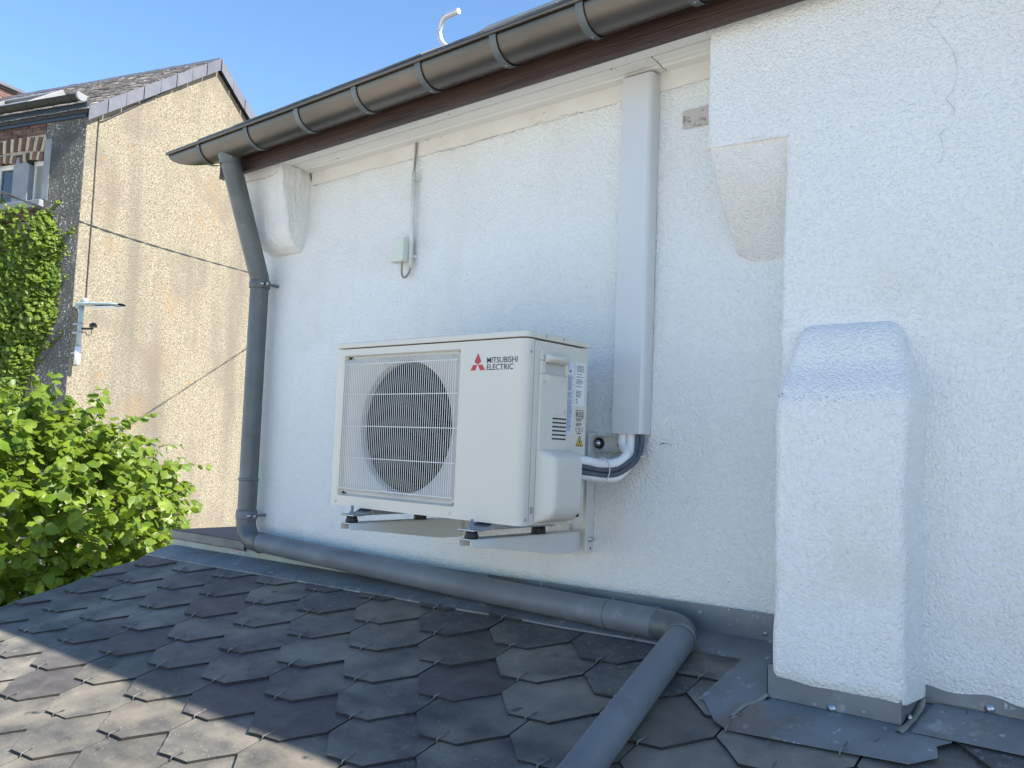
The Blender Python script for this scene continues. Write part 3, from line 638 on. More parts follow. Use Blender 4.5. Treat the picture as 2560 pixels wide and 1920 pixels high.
def seal(pts, r, nm='sealant_seam'):
    P = smoothpath(pts, 6); g = MB(); vs = []; fs = []; nn = Vector((-.25, -.62, .75)).normalized()
    for i, q_ in enumerate(P):
        t = (P[min(i + 1, len(P) - 1)] - P[max(i - 1, 0)]).normalized(); sd_ = t.cross(nn).normalized() * r * 2.0 * (1 + .5 * nz(q_.x, q_.y, q_.z, 40)); nl = sd_.cross(t).normalized()
        vs += [q_ - sd_ - nl * .002, q_ - sd_ * .4 + nl * .0015, q_ + sd_ * .4 + nl * .0015, q_ + sd_ - nl * .002]
        if i: fs += [(4 * i - 4 + k, 4 * i - 3 + k, 4 * i + 1 + k, 4 * i + k) for k in range(3)]
    g.add(vs, fs, True); return g.build(nm, 'sealant', annex)
seal([(1.400, -.277, RZ(1.4, -.277) + .028), (1.385, -.292, RZ(1.385, -.292) + .018), (1.365, -.33, RZ(1.365, -.33) + .019), (1.36, -.38, RZ(1.36, -.38) + .017)], .0036)
seal([(1.714, -.172, RZ(1.714, -.172) + .030), (1.712, -.22, RZ(1.712, -.22) + .020), (1.708, -.27, RZ(1.708, -.27) + .022), (1.70, -.30, RZ(1.7, -.3) + .02)], .0040)
# hooks holding the aprons
for (x, y, rot) in [(1.375, -.430, .3), (1.62, -.412, .2), (.245, fy(.245) - .108, .1), (-.115, fy(-.115) - .112, .1), (.93, fy(.93) - .101, .2), (-.62, fy(-.62) - .117, .0)]:
    h = bpy.data.objects.new('hook', hook_me); COL.objects.link(h); h.parent = annex; M = Matrix.Identity(4)
    for r_ in range(3): M[r_][0], M[r_][1], M[r_][2] = U3[r_], V3[r_], N3[r_]
    M = M @ Matrix.Rotation(rot, 4, 'Z'); M.translation = Vector((x, y, RZ(x, y) + .012)) - AL; h.matrix_local = M
# zinc-fronted coping left of the house corner
cop = thing('coping', 'slate coping slab with zinc front edge left of the downpipe', 'coping', (-1.5, .1, -.3))
g = MB(); g.hexa([(-1.748, -.064, -.304), (XL, -.060, -.298), (XL, .28, -.298), (-1.748, .28, -.304), (-1.748, -.064, -.258), (XL, -.060, -.252), (XL, .28, -.252), (-1.748, .28, -.258)]); g.box(XL + .001, -1.13, -.059, -.012, -.299, -.2525)
g.build('slab', 'coping_slate', cop, bevel=.003)
g = MB(); g.grid(lambda a, b: Vector((-1.752 + .625 * a, -.068 + .004 * a + .003 * nz(a, b, 1, 8), -.262 + .006 * a - (.036 + .005 * nz(a, 4, 1, 9)) * b)), 30, 4); g.build('front_edge', 'zinc', cop)
g = MB(); g.grid(lambda a, b: Vector((-1.70 + .56 * a, -.050 + .006 * nz(a, b, 3, 14), -.296 + .005 * a - .03 * b)), 40, 4); g.build('mortar_bed', 'mortar_grey', cop)
g = MB(); g.box(-1.70, XL, -.045, .27, GZ + .003, -.306); g.build('wall', 'mortar_grey', cop)

# =================================================================== CABLE DUCT
g = MB()
DX0, DX1, DY = .789, .897, -.052
g.prism([(DX0, -.002, .262), (DX0 + .001, DY + .002, .262), (DX0 + .003, DY, .262), (DX1 - .010, DY, .262), (DX1 - .003, DY + .005, .262), (DX1, DY + .012, .262), (DX1, -.002, .262), (DX1 - .003, -.002, .262), (DX1 - .003, DY + .012, .262), (DX1 - .011, DY + .003, .262), (DX0 + .004, DY + .003, .262), (DX0 + .004, -.002, .262)], (0, 0, 1.114))
duct = thing('cable_duct', 'tall white plastic cable duct fixed upright on the wall', 'cable duct', (.843, -.01, .262))
g.build('cover', 'duct_pvc', duct, bevel=.0012)
g = MB(); g.box(DX0 + .005, DX1 - .004, -.008, -.003, .264, 1.373); g.build('back_plate', 'duct_pvc', duct)

# =================================================================== AIR CONDITIONER
ac = thing('air_conditioner', 'cream outdoor air conditioning unit with wire fan guard on wall arms', 'air conditioner', (.4, -.34, 0))
YF, YB, H = -.485, -.2, .503
OX0, OX1, OZ0, OZ1 = .036, .556, .033, .482
# front panel: outline with opening, rounded right corner
RC = .024
def planpath():
    P = [(0, -.452), (0, YF + .004), (.0012, YF + .0012), (.004, YF)]
    P += [(OX0, YF), (OX1, YF), (.8 - RC, YF)]
    P += [(.8 - RC + RC * math.sin(R(q)), YF + RC - RC * math.cos(R(q))) for q in range(10, 91, 10)]
    P += [(.8, -.4505)]
    return P
PP = planpath(); zs = [0, OZ0, OZ1, H]
g = MB(); vs = [(x, y, z) for z in zs for x, y in PP]; n = len(PP); fs = []
ia = PP.index((OX0, YF)); ib = PP.index((OX1, YF))
for j in range(3):
    for i in range(n - 1):
        if j == 1 and i == ia: continue
        fs.append((j * n + i, j * n + i + 1, (j + 1) * n + i + 1, (j + 1) * n + i))
g.add(vs, fs)
g.sm = [True] * len(g.f)
# raised bead round the opening, recess walls
YR = YF + .016
g.add([(OX0, YF, OZ0), (OX1, YF, OZ0), (OX1, YF, OZ1), (OX0, YF, OZ1), (OX0 + .004, YR, OZ0 + .006), (OX1 - .004, YR, OZ0 + .006), (OX1 - .004, YR, OZ1 - .004), (OX0 + .004, YR, OZ1 - .004)],
      [(0, 1, 5, 4), (1, 2, 6, 5), (2, 3, 7, 6), (3, 0, 4, 7)])
fp = g.build('front_panel', 'cream_paint', ac, recalc=False)
for p_ in fp.data.polygons: p_.use_smooth = False
md = fp.modifiers.new('edge', 'EDGE_SPLIT'); md.split_angle = R(25)
for p_ in fp.data.polygons: p_.use_smooth = True
# shroud from rectangular opening to round orifice
FC = Vector((.313, 0, .257)); NS = 96
def rectpt(k):
    a = 2 * math.pi * k / NS; dx, dz = math.cos(a), math.sin(a)
    x0, x1, z0, z1 = OX0 + .004 - FC.x, OX1 - .004 - FC.x, OZ0 + .006 - FC.z, OZ1 - .004 - FC.z
    t = min((x1 if dx > 0 else x0) / dx if abs(dx) > 1e-6 else 9, (z1 if dz > 0 else z0) / dz if abs(dz) > 1e-6 else 9)
    return FC.x + dx * t, FC.z + dz * t
g = MB(); rings = []
rings.append([(*rectpt(k),) for k in range(NS)])
vs = [(x, YR, z) for x, z in rings[0]]
for (rad, y) in [(.2045, YR + .003), (.2035, YR + .005), (.2005, YR + .010), (.1995, YR + .016), (.199, YR + .024)]:
    vs += [(FC.x + rad * math.cos(2 * math.pi * k / NS), y, FC.z + rad * math.sin(2 * math.pi * k / NS)) for k in range(NS)]
fs = [(i * NS + k, i * NS + (k + 1) % NS, (i + 1) * NS + (k + 1) % NS, (i + 1) * NS + k) for i in range(5) for k in range(NS)]
g.add(vs, fs, True); g.build('fan_shroud', 'shroud', ac)
# casing
g = MB(); g.box(.0005, .004, -.449, YB, .001, H - .001); g.box(.0045, .5775, YB - .004, YB, .001, H - .001)
g.box(.0045, .794, -.446, YB - .0045, H - .006, H - .002); g.box(.0045, .794, -.446, YB - .0045, .001, .005); g.build('casing', 'cream_paint', ac)
g = MB(); g.box(.006, .575, YB - .03, YB - .008, .008, H - .01); g.box(.570, .576, -.44, YB - .03, .008, H - .01); g.box(.0052, .0085, -.44, YB - .03, .008, H - .01)
g.build('heat_exchanger', 'interior', ac)
g = MB(); g.box(.7945, .8, -.4475, YB, .001, H - .001); g.box(.578, .794, YB - .004, YB, .001, H - .001); g.build('side_panel', 'cream_paint', ac, bevel=.0012)
# lid
g = MB(); xa, xb = -.003, .803; ya = YF - .003
LP = [(xa, YB + .002), (xa, ya), (xb - RC, ya)] + [(xb - RC + RC * math.sin(R(q)), ya + RC - RC * math.cos(R(q))) for q in range(10, 91, 10)] + [(xb, YB + .002)]
g.prism([(x, y, H + .0035) for x, y in LP], (0, 0, .0175)); g.build('lid', 'cream_paint', ac, bevel=.003, bseg=3)
# fan
g = MB(); yc = YR + .075
g.lathe((FC.x, yc - .012, FC.z), (0, 1, 0), [(0, .012), (.004, .034), (.012, .047), (.06, .05)], 24)
for k in range(3):
    a0 = R(20 + 120 * k)
    def bl(u, v, a0=a0):
        rad = .045 + .146 * v; a = a0 + R(-8 + 88 * u) + R(26) * v
        return Vector((FC.x + rad * math.cos(a), yc + .048 - .062 * u + .012 * v, FC.z + rad * math.sin(a)))
    g.grid(bl, 14, 8)
g.build('fan', 'fan_dark', ac)
# wire guard
g = MB(); YG = YF - .006
nW = 57
for k in range(nW):
    x = OX0 + .009 + (OX1 - OX0 - .020) * k / (nW - 1)
    zt = OZ1 - .012; zl = OZ0 + .014
    if k < nW - 3: path = [(x, YR - .001, zt), (x, YG + .010, zt - .003), (x, YG + .003, zt - .010), (x, YG, zt - .020), (x, YG, .30), (x, YG, .15), (x, YG, zl + .020), (x, YG + .003, zl + .010), (x, YG + .010, zl + .003), (x, YR - .001, zl)]
    else: path = [(x, YG, zt - .012), (x, YG, .25), (x, YG, zl + .012)]
    g.tube(path, .00098, 5, cap=False)
for z in (.452, .3555, .2555, .1555, .0575):
    g.tube([(OX0 + .004, YG + .0022, z), (OX1 - .004, YG + .0022, z)], .0016, 6)
for z in (.3555, .2555, .1555):
    g.tube([(OX1 - .0045, YG + .0022, z), (OX1 - .0015, YG + .010, z), (OX1 - .0015, YR, z)], .0016, 6)
g.build('fan_guard', 'guard_white', ac)
def screw(x, y, z, nrm, r=.0042, par=ac):
    g = MB(); g.lathe((x, y, z), nrm, [(-.001, r), (.0012, r), (.002, r * .7), (.0023, r * .2)], 10); return g.build('screw', 'bolt_zinc', par)
screw(.029, YF, .014, (0, -1, 0)); screw(.540, YF, .014, (0, -1, 0)); screw(.5475, YR - .001, .044, (0, -1, 0), .006); screw(.060, YR - .001, OZ1 - .012, (0, -1, 0), .004); screw(.545, YR - .001, OZ1 - .014, (0, -1, 0), .005)
screw(.8, -.463, .468, (1, 0, 0)); screw(.8, -.463, .018, (1, 0, 0)); screw(.803, -.405, H + .013, (1, 0, 0)); screw(.803, -.325, H + .013, (1, 0, 0))
g = MB(); g.box(.745, .765, YF - .0012, YF + .001, .012, .020); g.build('emblem', 'cream_paint', ac, bevel=.001)
# logo: three rhombi and lettering
ly = YF - .0006
g = MB(); g.add([(.6255, ly, .468), (.6125, ly, .4435), (.6255, ly, .4195 + .0155), (.6385, ly, .4435)], [(0, 1, 2, 3)])
g.add([(.6245, ly, .4345), (.6080, ly, .4345), (.5985, ly, .4190), (.6165, ly, .4190)], [(0, 1, 2, 3)])
g.add([(.6265, ly, .4345), (.6430, ly, .4345), (.6535, ly, .4190), (.6350, ly, .4190)], [(0, 1, 2, 3)])
g.build('logo', 'logo_red', ac, recalc=False)
text_mesh('MITSUBISHI', .0225, 'lettering', 'ink', ac, (.660, YF, .4385), (1, 0, 0), (0, 0, 1), bold=.0002, width=.111)
text_mesh('ELECTRIC', .0225, 'lettering', 'ink', ac, (.660, YF, .4190), (1, 0, 0), (0, 0, 1), bold=.0002, width=.097)
# service cover on the right side
XS = .8
cv = MB()
def covx(y, z): return XS + .009
y0, y1 = -.428, -.304
cv.box(XS - .001, XS + .009, y0, y1, .200, .4120)
cv.box(XS - .001, XS + .009, y0, -.409, .4122, .4478); cv.box(XS - .001, XS + .009, -.316, y1, .4122, .4478)
cv.box(XS - .001, XS + .009, y0, y1, .448, .476)
sc_ = cv.build('service_cover', 'cream_plastic', ac, bevel=.003)
g = MB(); g.box(XS - .0008, XS + .0010, -.4095, -.3155, .4115, .4485); g.build('handle_recess', 'shroud', sc_)
g = MB()
def hand(a, b):
    y = -.417 + .110 * a; bulge = .020 * math.sin(math.pi * min(1, max(0, a))) ** .6 + .004
    z = .466 - .022 * b; x = XS + .009 + bulge * math.sin(math.pi * min(1, .15 + b * .75)) * (1 if b < .98 else .9)
    return Vector((x, y, z))
g.grid(hand, 16, 8); g.grid(lambda a, b: Vector((XS + .009 + (hand(a, 1).x - XS - .009) * (1 - b), hand(a, 1).y, .444)), 16, 1); g.build('handle', 'cream_plastic', sc_)
g = MB()
def hand2(a, b):
    y = -.411 + .097 * a; q = math.sin(math.pi * a) ** .6; return Vector((XS + .009 + .006 * q * (1 - b), y, .4120 - .006 * q - .022 * b))
g.grid(hand2, 14, 5); g.build('handle', 'cream_plastic', sc_)
# valve cover (bulging lower part)
g = MB()
VPf = [(.210, .000), (.205, .012), (.198, .034), (.186, .050), (.170, .054), (.100, .0545), (.050, .054), (.032, .048), (.018, .036), (.010, .018), (.006, .0)]
def valve(a, b):
    t = b * (len(VPf) - 1); i = min(int(t), len(VPf) - 2); t -= i; z = VPf[i][0] + (VPf[i + 1][0] - VPf[i][0]) * t; d = VPf[i][1] + (VPf[i + 1][1] - VPf[i][1]) * t
    yl, yr = -.427, -.287
    if a < .25: q = a / .25; y = yl + .030 * q ** 1.2; d *= math.sin(q * math.pi / 2) ** .8
    elif a < .85: y = yl + .030 + (yr - yl - .036) * (a - .25) / .6
    else: q = (a - .85) / .15; y = yr - .006 + .006 * math.sin(q * math.pi / 2); d = d if q < .5 else d * (1 - (q - .5) * 2)
    return Vector((XS + .001 + d, y, z))
g.grid(valve, 40, 44); g.build('valve_cover', 'cream_plastic', ac)
g = MB(); g.box(XS, XS + .008, -.286, -.226, .010, .196); g.build('pipe_plate', 'cream_plastic', ac, bevel=.002)
g = MB(); g.prism([(XS + .009, -.296, .050), (XS + .009, -.284, .050), (XS + .009, -.284, .024), (XS + .009, -.292, .022)], (.038, 0, 0)); g.build('cable_notch', 'rubber', ac)
g = MB(); g.box(XS, XS + .002, -.443, -.434, .032, .050); g.build('cable_notch', 'galvanised', ac)
for k in range(6):
    z = .292 - k * .0112; g = MB(); sv = []
    for q in range(9):
        yy = -.371 + q * .0070; g.box(XS + .0085, XS + .0097, yy, yy + .0052, z - .0022, z + .0022)
    g.build('vent_slot', 'interior', ac)  # raised dark bars painted as the shade inside the slots
g = MB(); g.box(XS + .0085, XS + .0098, -.366, -.312, .304, .320); g.build('finger_recess', 'cream_plastic', ac, bevel=.0006)
g = MB(); g.box(XS + .0099, XS + .0104, -.322, -.313, .305, .319); g.build('finger_recess', 'shroud', ac)
# stickers and print
def print_lines(name, par, x, y0, y1, ztop, zbot, step, hgt, mat_, seed, lo=.5, hi=1.0):
    q = random.Random(seed); g = MB(); z = ztop
    while z > zbot:
        if q.random() > .06:
            yy = y0 + q.uniform(0, .04) * (y1 - y0); ye = y0 + (y1 - y0) * q.uniform(lo, hi)
            while yy < ye:
                wl = q.uniform(.0025, .008); g.add([(x, yy, z), (x, min(yy + wl, ye), z), (x, min(yy + wl, ye), z - hgt), (x, yy, z - hgt)], [(0, 1, 2, 3)]); yy += wl + .0009
        z -= step
    return g.build(name, mat_, par, recalc=False)
g = MB(); g.box(XS - .0005, XS + .0006, -.3025, -.2665, .252, .458); st1 = g.build('sticker', 'sticker', ac)
print_lines('printed_text', st1, XS + .0009, -.300, -.269, .418, .262, .0036, .0016, 'print_blue', 3, .7, .95)
g = MB(); g.box(XS + .0007, XS + .0009, -.297, -.293, .443, .449); g.box(XS + .0007, XS + .0009, -.288, -.281, .428, .434); g.box(XS + .0007, XS + .0009, -.296, -.2945, .428, .443); g.build('printed_text', 'ink', st1)
g = MB(); g.box(XS - .0005, XS + .0006, -.259, -.214, .335, .458); st2 = g.build('sticker', 'sticker_white', ac)
print_lines('printed_text', st2, XS + .0009, -.256, -.217, .4505, .385, .0040, .0017, 'ink', 5, .6, .98)
print_lines('printed_text', st2, XS + .0009, -.256, -.224, .378, .360, .0042, .0018, 'ink', 6, .7, .98)
print_lines('printed_text', st2, XS + .0009, -.256, -.238, .354, .341, .0055, .0022, 'ink', 8, .5, .98)
g = MB()
for (a, b, c, d) in [(-.2505, -.2145, .3205, .322), (-.2505, -.2145, .2985, .300), (-.2505, -.2495, .300, .3205), (-.2155, -.2145, .300, .3205)]:
    g.box(XS, XS + .0006, a, b, c, d)
g.build('printed_text', 'ink', ac)
text_mesh('R32', .0185, 'lettering', 'ink', ac, (XS, -.2475, .3035), (0, 1, 0), (0, 0, 1), bold=.0004, width=.030)
print_lines('printed_text', ac, XS + .0005, -.250, -.219, .2965, .278, .0036, .0018, 'ink', 12, .6, .98)
g = MB()
for (a, b) in ((-.249, -.2345), (-.2315, -.217)):
    for (p0, p1, q0, q1) in [(a, b, .270, .2708), (a, b, .2615, .2623), (a, a + .0009, .2615, .2708), (b - .0009, b, .2615, .2708)]: g.box(XS, XS + .0006, p0, p1, q0, q1)
g.box(XS, XS + .0006, -.244, -.224, .2545, .2575)
g.build('printed_text', 'ink', ac)
g = MB(); g.prism([(XS, -.2475, .2185), (XS, -.2115, .2185), (XS, -.2295, .2500)], (.0006, 0, 0)); wt = g.build('warning_sign', 'ink', ac)
g = MB(); g.prism([(XS + .0007, -.2435, .2210), (XS + .0007, -.2155, .2210), (XS + .0007, -.2295, .2448)], (.0004, 0, 0)); g.build('triangle', 'warn_yellow', wt)
g = MB(); g.prism([(XS + .0012, -.2325, .2265), (XS + .0012, -.2265, .2265), (XS + .0012, -.2258, .2310), (XS + .0012, -.2290, .2375), (XS + .0012, -.2330, .2310)], (.0003, 0, 0)); g.box(XS + .0012, XS + .0015, -.2365, -.2225, .2225, .2242); g.build('flame', 'ink', wt)
# feet
for fx in (.163, .663):
    g = MB(); g.box(fx - .028, fx + .030, -.470, -.205, -.019, -.0005); g.hexa([(fx - .028, -.500, -.0195), (fx + .030, -.500, -.0195), (fx + .030, -.470, -.0195), (fx - .028, -.470, -.0195), (fx - .026, -.500, -.0155), (fx + .028, -.500, -.0155), (fx + .030, -.470, -.001), (fx - .028, -.470, -.001)])
    g.box(fx - .030, fx + .030, -.546, -.500, -.0215, -.0165); g.build('foot', 'galvanised', ac, bevel=.0015)
    g = MB(); g.box(fx - .022, fx + .022, -.2045, -.175, -.0215, -.0165); g.build('foot', 'galvanised', ac)

# =================================================================== WALL BRACKET
br = thing('wall_bracket', 'cream steel wall bracket with two arms under the air conditioner', 'bracket', (.41, 0, -.1))
g = MB()
g.box(-.06, .825, -.006, -.002, .212, .253); g.box(-.06, .825, -.024, -.002, .2535, .2575); g.box(-.06, .825, -.024, -.002, .2075, .2115); cr = g.build('cross_rail', 'bracket_paint', br, bevel=.0015)
for bx in (.718, .805):
    g = MB(); g.lathe((bx, -.006, .232), (0, -1, 0), [(0, .0175), (.007, .0175), (.008, .015)], 18); wsh = g.build('washer', 'rubber', cr)
    g = MB(); g.lathe((bx, -.014, .232), (0, -1, 0), [(0, .011), (.006, .011), (.0065, .005), (.014, .005)], 6); g.build('bolt', 'bolt_zinc', cr)
for ax in (.155, .660):
    x0, x1 = ax - .023, ax + .0235
    g = MB(); xq = x1; x1 += .0135; g.box(x0, x1, -.030, -.027, -.107, .263)
    g.box(x1 + .0002, x1 + .0032, -.042, -.0015, -.108, .2635); g.box(x0 - .0032, x0 - .0002, -.042, -.0015, -.108, .2635)
    vr = g.build('upright_rail', 'bracket_paint', br, bevel=.001)
    g = MB(); g.lathe((x1 + .0032, -.018, -.068), (1, 0, 0), [(0, .010), (.0015, .010), (.0016, .0075), (.007, .0075), (.0072, .004), (.012, .004)], 6); g.build('bolt', 'bolt_zinc', vr)
    g = MB(); g.lathe((x1 + .0032, -.014, -.096), (1, 0, 0), [(0, .0035), (.0006, .0035)], 10); g.build('bolt_hole', 'interior', vr); x1 = xq
    # inverted U arm, deeper towards the wall
    g = MB(); zt = -.043; t = .0028
    prof = [(-.545, -.0630), (-.50, -.0655), (-.16, -.106), (-.09, -.108), (-.045, -.107)]
    g.box(x0, x1, -.545, -.045, zt - t, zt)
    for xx0, xx1 in ((x0, x0 + t), (x1 - t, x1)):
        poly = [(xx0, -.545, zt - t)] + [(xx0, y, z) for y, z in prof] + [(xx0, -.045, zt - t)]
        g.prism(poly, (xx1 - xx0, 0, 0))
    g.build('arm', 'bracket_paint', br, bevel=.0018)
    for my in (-.522, -.232):
        xm = ax + .004
        g = MB()
        if my < -.4: g.lathe((xm, my, zt), (0, 0, 1), [(0, .0165), (.002, .0195), (.006, .0195), (.015, .0165), (.0212, .0155)], 20)
        else: g.lathe((xm, my, zt), (0, 0, 1), [(0, .021), (.002, .0225), (.006, .020), (.0105, .0225), (.015, .020), (.0235, .021)], 20)
        rm = g.build('rubber_mount', 'rubber', br)
        if my < -.4:
            g = MB(); g.lathe((xm, my, -.0163), (0, 0, 1), [(0, .013), (.0018, .013), (.0019, .0075), (.008, .0075), (.0082, .004), (.026, .004)], 12); g.build('bolt', 'bolt_zinc', rm)

# =================================================================== HOSES
def hose(pts, r, name, material, label, cat, group, seg=14, ribs=False):
    P = smoothpath(pts, 10); g = MB()
    rs = [r * (1 + (.035 * math.sin(i * 2.1) if ribs else 0)) for i in range(len(P))]
    g.tube(P, rs, seg); o = g.build(name, material); return tag(o, label, cat, group)
def bundle(f, dz, xd):     # f: offset towards the open side, dz: height in the bundle, xd: place in the duct mouth
    ox, oy = .55 * f, -.83 * f
    return [(.775 + ox, -.262 + oy, .160 + dz * .9), (.812 + ox, -.215 + oy, .157 + dz), (.824 + ox, -.150 + oy, .150 + dz * .95), (.846 + ox, -.095 + oy * .8, .156 + dz), (.868 + ox + xd * .35, -.058 + oy * .4, .190 + dz * .6), (.860 + xd, -.036, .228 + dz * .1), (.856 + xd, -.030, .275), (.854 + xd, -.030, .36)]
hose(bundle(-.002, .019, -.036), .0155, 'insulated_pipe', 'white_foam', 'white foam-wrapped refrigerant pipe, upper one leaving the unit', 'pipe', 'lines between unit and duct', ribs=True)
hose(bundle(-.002, -.020, -.008), .0150, 'insulated_pipe', 'white_foam', 'white foam-wrapped refrigerant pipe, lowest of the bundle beside the unit', 'pipe', 'lines between unit and duct', ribs=True)
hose(bundle(.012, .003, .014), .0078, 'power_cable', 'grey_cable', 'dark grey cable on top of its twin beside the white pipes', 'cable', 'lines between unit and duct')
hose(bundle(.014, -.013, .029), .0078, 'power_cable', 'grey_cable', 'dark grey cable running below its twin beside the white pipes', 'cable', 'lines between unit and duct')
def tie(c, u, v, ru, rv, label):
    c, u, v = Vector(c), Vector(u).normalized(), Vector(v).normalized(); P = [c + u * ru * math.cos(2 * math.pi * k / 28) + v * rv * math.sin(2 * math.pi * k / 28) for k in range(28)]
    g = MB(); g.tube(P, .0018, 6, closed=True); tag(g.build('cable_tie', 'tie'), label, 'cable tie', 'cable ties round the pipe bundle')
tie((.828, -.154, .150), (0, .1, 1), (1, .25, 0), .038, .026, 'pale cable tie round the bundle close to the unit')
tie((.864, -.042, .215), (1, 0, -.45), (.2, 1, .3), .044, .022, 'pale cable tie round the bundle just below the duct')

# =================================================================== JUNCTION BOX + CONDUIT
jb = thing('junction_box', 'small pale green junction box on the wall beside a white conduit', 'junction box', (-.232, -.025, .95))
g = MB(); g.box(-.269, -.194, -.052, -.012, .907, .996); g.build('cover', 'box_plastic', jb, bevel=.002)
g = MB(); g.box(-.264, -.199, -.0115, .004, .912, .991); g.build('base', 'box_plastic', jb)
cdt = thing('conduit', 'thin white vertical conduit with grey cable from soffit to junction box', 'conduit', (-.187, -.018, .88))
g = MB(); g.tube([(-.183, -.018, .882), (-.187, -.018, 1.08), (-.190, -.018, 1.262)], .0085, 14); g.build('tube', 'conduit', cdt)
g = MB(); g.tube(smoothpath([(-.190, -.018, 1.25), (-.194, -.012, 1.30), (-.198, -.008, 1.34), (-.194, -.010, 1.392)], 6), .0045, 8); g.build('cable', 'old_cable', cdt)
g = MB(); g.tube(smoothpath([(-.183, -.018, .89), (-.186, -.02, .868), (-.198, -.024, .850), (-.214, -.026, .848), (-.222, -.028, .870), (-.220, -.030, .912)], 6), .0042, 8); g.build('cable', 'old_cable', cdt)
for z in (.928, 1.232):
    g = MB(); g.box(-.197, -.170, -.0145, .004, z - .006, z + .006); g.tube([(-.187 - .0105 * math.cos(R(q)), -.018 - .0105 * math.sin(R(q)), z) for q in range(-30, 211, 30)], .0022, 6); g.build('clip', 'conduit', cdt)

# hooked pipe on the main roof
g = MB(); g.tube(smoothpath([(-.16, .25, 1.84), (-.215, .25, 1.886), (-.286, .25, 1.888), (-.345, .25, 1.930), (-.370, .25, 1.990), (-.345, .25, 2.040), (-.300, .25, 2.047), (-.255, .25, 2.046)], 8), .0125, 14)
tag(g.build('vent_hook', 'steel_white'), 'pale grey hooked pipe sticking up above the gutter', 'pipe')

# =================================================================== FAR HOUSE
A17 = R(17.0); C0 = Vector((-10.938, 3.144, 4.885)); rr = Vector((-math.cos(A17), -math.sin(A17), 0)); gd = Vector((-math.sin(A17), math.cos(A17), 0))
def FH(u, v, z): return C0 + rr * u + gd * v + Vector((0, 0, z))
def fbox(g, u0, u1, v0, v1, z0, z1): g.hexa([FH(u0, v0, z0), FH(u1, v0, z0), FH(u1, v1, z0), FH(u0, v1, z0), FH(u0, v0, z1), FH(u1, v0, z1), FH(u1, v1, z1), FH(u0, v1, z1)]); return g
fz = GZ - C0.z
fh = thing('neighbour_house', 'old two-storey house with sunlit beige pebbledash gable and slate roof', 'house', (C0.x, C0.y, GZ))
HWD = 2.572; AP = 1.85
g = MB(); g.prism([FH(0, 0, fz), FH(0, 2 * HWD, fz), FH(0, 2 * HWD, 0), FH(0, HWD, AP), FH(0, 0, 0)], rr * .28); g.build('gable_wall', 'pebbledash', fh)
g = MB(); fbox(g, .004, .86, -.004, .27, fz, .02); g.build('front_wall', 'pebbledash_grey', fh)
g = MB(); fbox(g, .862, 9, .006, .30, -.42, .02); fbox(g, .862, 9, .006, .30, fz, -1.31); fbox(g, 2.10, 9, .006, .30, -1.31, -.42); fbox(g, .862, 2.10, .26, .30, -1.31, -.42); g.build('front_wall', 'mortar', fh)
fbox(MB(), 0, 1, 0, 1, 0, 1)
# quarry of bricks near the window
def fbrick(u0, u1, z0, z1, mt, v0=-.010, name='brick', skew=0.0):
    g = MB(); g.hexa([FH(u0, v0, z0), FH(u1, v0, z0), FH(u1, .03, z0), FH(u0, .03, z0), FH(u0 + skew, v0, z1), FH(u1 + skew, v0, z1), FH(u1 + skew, .03, z1), FH(u0 + skew, .03, z1)]); return g.build(name, mt, fh, bevel=.006)
br_r = random.Random(5)
for row in range(3):
    z0 = -.152 + row * .062; u = .866 + (.11 if row % 2 else 0)
    if row % 2: fbrick(.866, .968, z0, z0 + .053, 'brick_red')
    while u < 2.3:
        l = br_r.uniform(.17, .22); fbrick(u, u + l, z0 + br_r.uniform(-.003, .003), z0 + .052, 'brick_red', -.010 + br_r.uniform(-.006, .006)); u += l + .012
for row in range(3):
    z0 = -1.38 - row * .064; u = .87 + (.1 if row % 2 else 0)
    while u < 1.5: l = br_r.uniform(.17, .22); fbrick(u, u + l, z0, z0 + .053, 'brick_red', -.010 + br_r.uniform(-.006, .006)); u += l + .012
# relieving arch: alternating cream and brown voussoirs
nv = 15
for k in range(nv):
    t = (k + .5) / nv; u = .875 + 1.28 * t; arch = .045 * math.sin(math.pi * t); sk = (t - .5) * .10
    fbrick(u - .036, u + .036, -.415 + arch, -.205 + arch, 'brick_cream' if k % 2 == 0 else 'brick_red', -.014, 'voussoir', sk)
for c0, wd in ((.905, .50), (1.50, .52)):
    for k in range(7):
        t = (k + .5) / 7; u = c0 + wd * t; arch = .05 * math.sin(math.pi * t) - .02; sk = (t - .5) * .07
        fbrick(u - .032, u + .032, -.555 + arch, -.435 + arch, 'brick_cream' if k % 2 else 'brick_red', -.012, 'voussoir', sk)
g = MB(); fbox(g, .722, .868, -.007, .10, -1.188, -.235); g.build('window_jamb', 'bluestone', fh, bevel=.008)
g = MB(); g.prism([FH(1.19, .0, -1.188), FH(1.19, .0, -.60), FH(1.40, .0, -.47), FH(1.545, .0, -.45), FH(1.545, .0, -1.188)], gd * .10); g.build('mullion', 'bluestone', fh, bevel=.008)
g = MB(); fbox(g, .800, 2.2, -.075, .20, -1.315, -1.195); g.build('window_sill', 'bluestone', fh, bevel=.01)
for (u0, u1, gl) in ((.872, 1.215, 'blind'), (1.535, 2.02, 'glass_dark')):
    g = MB(); fbox(g, u0, u0 + .05, .10, .16, -1.19, -.52); fbox(g, u1 - .05, u1, .10, .16, -1.19, -.52); fbox(g, u0 + .051, u1 - .051, .10, .16, -1.19, -1.13); fbox(g, u0 + .051, u1 - .051, .10, .16, -.60, -.52)
    wn = g.build('window', 'window_white', fh, bevel=.006)
    g = MB(); fbox(g, u0 + .05, u1 - .05, .130, .138, -1.13, -.60); g.build('pane', gl, wn)
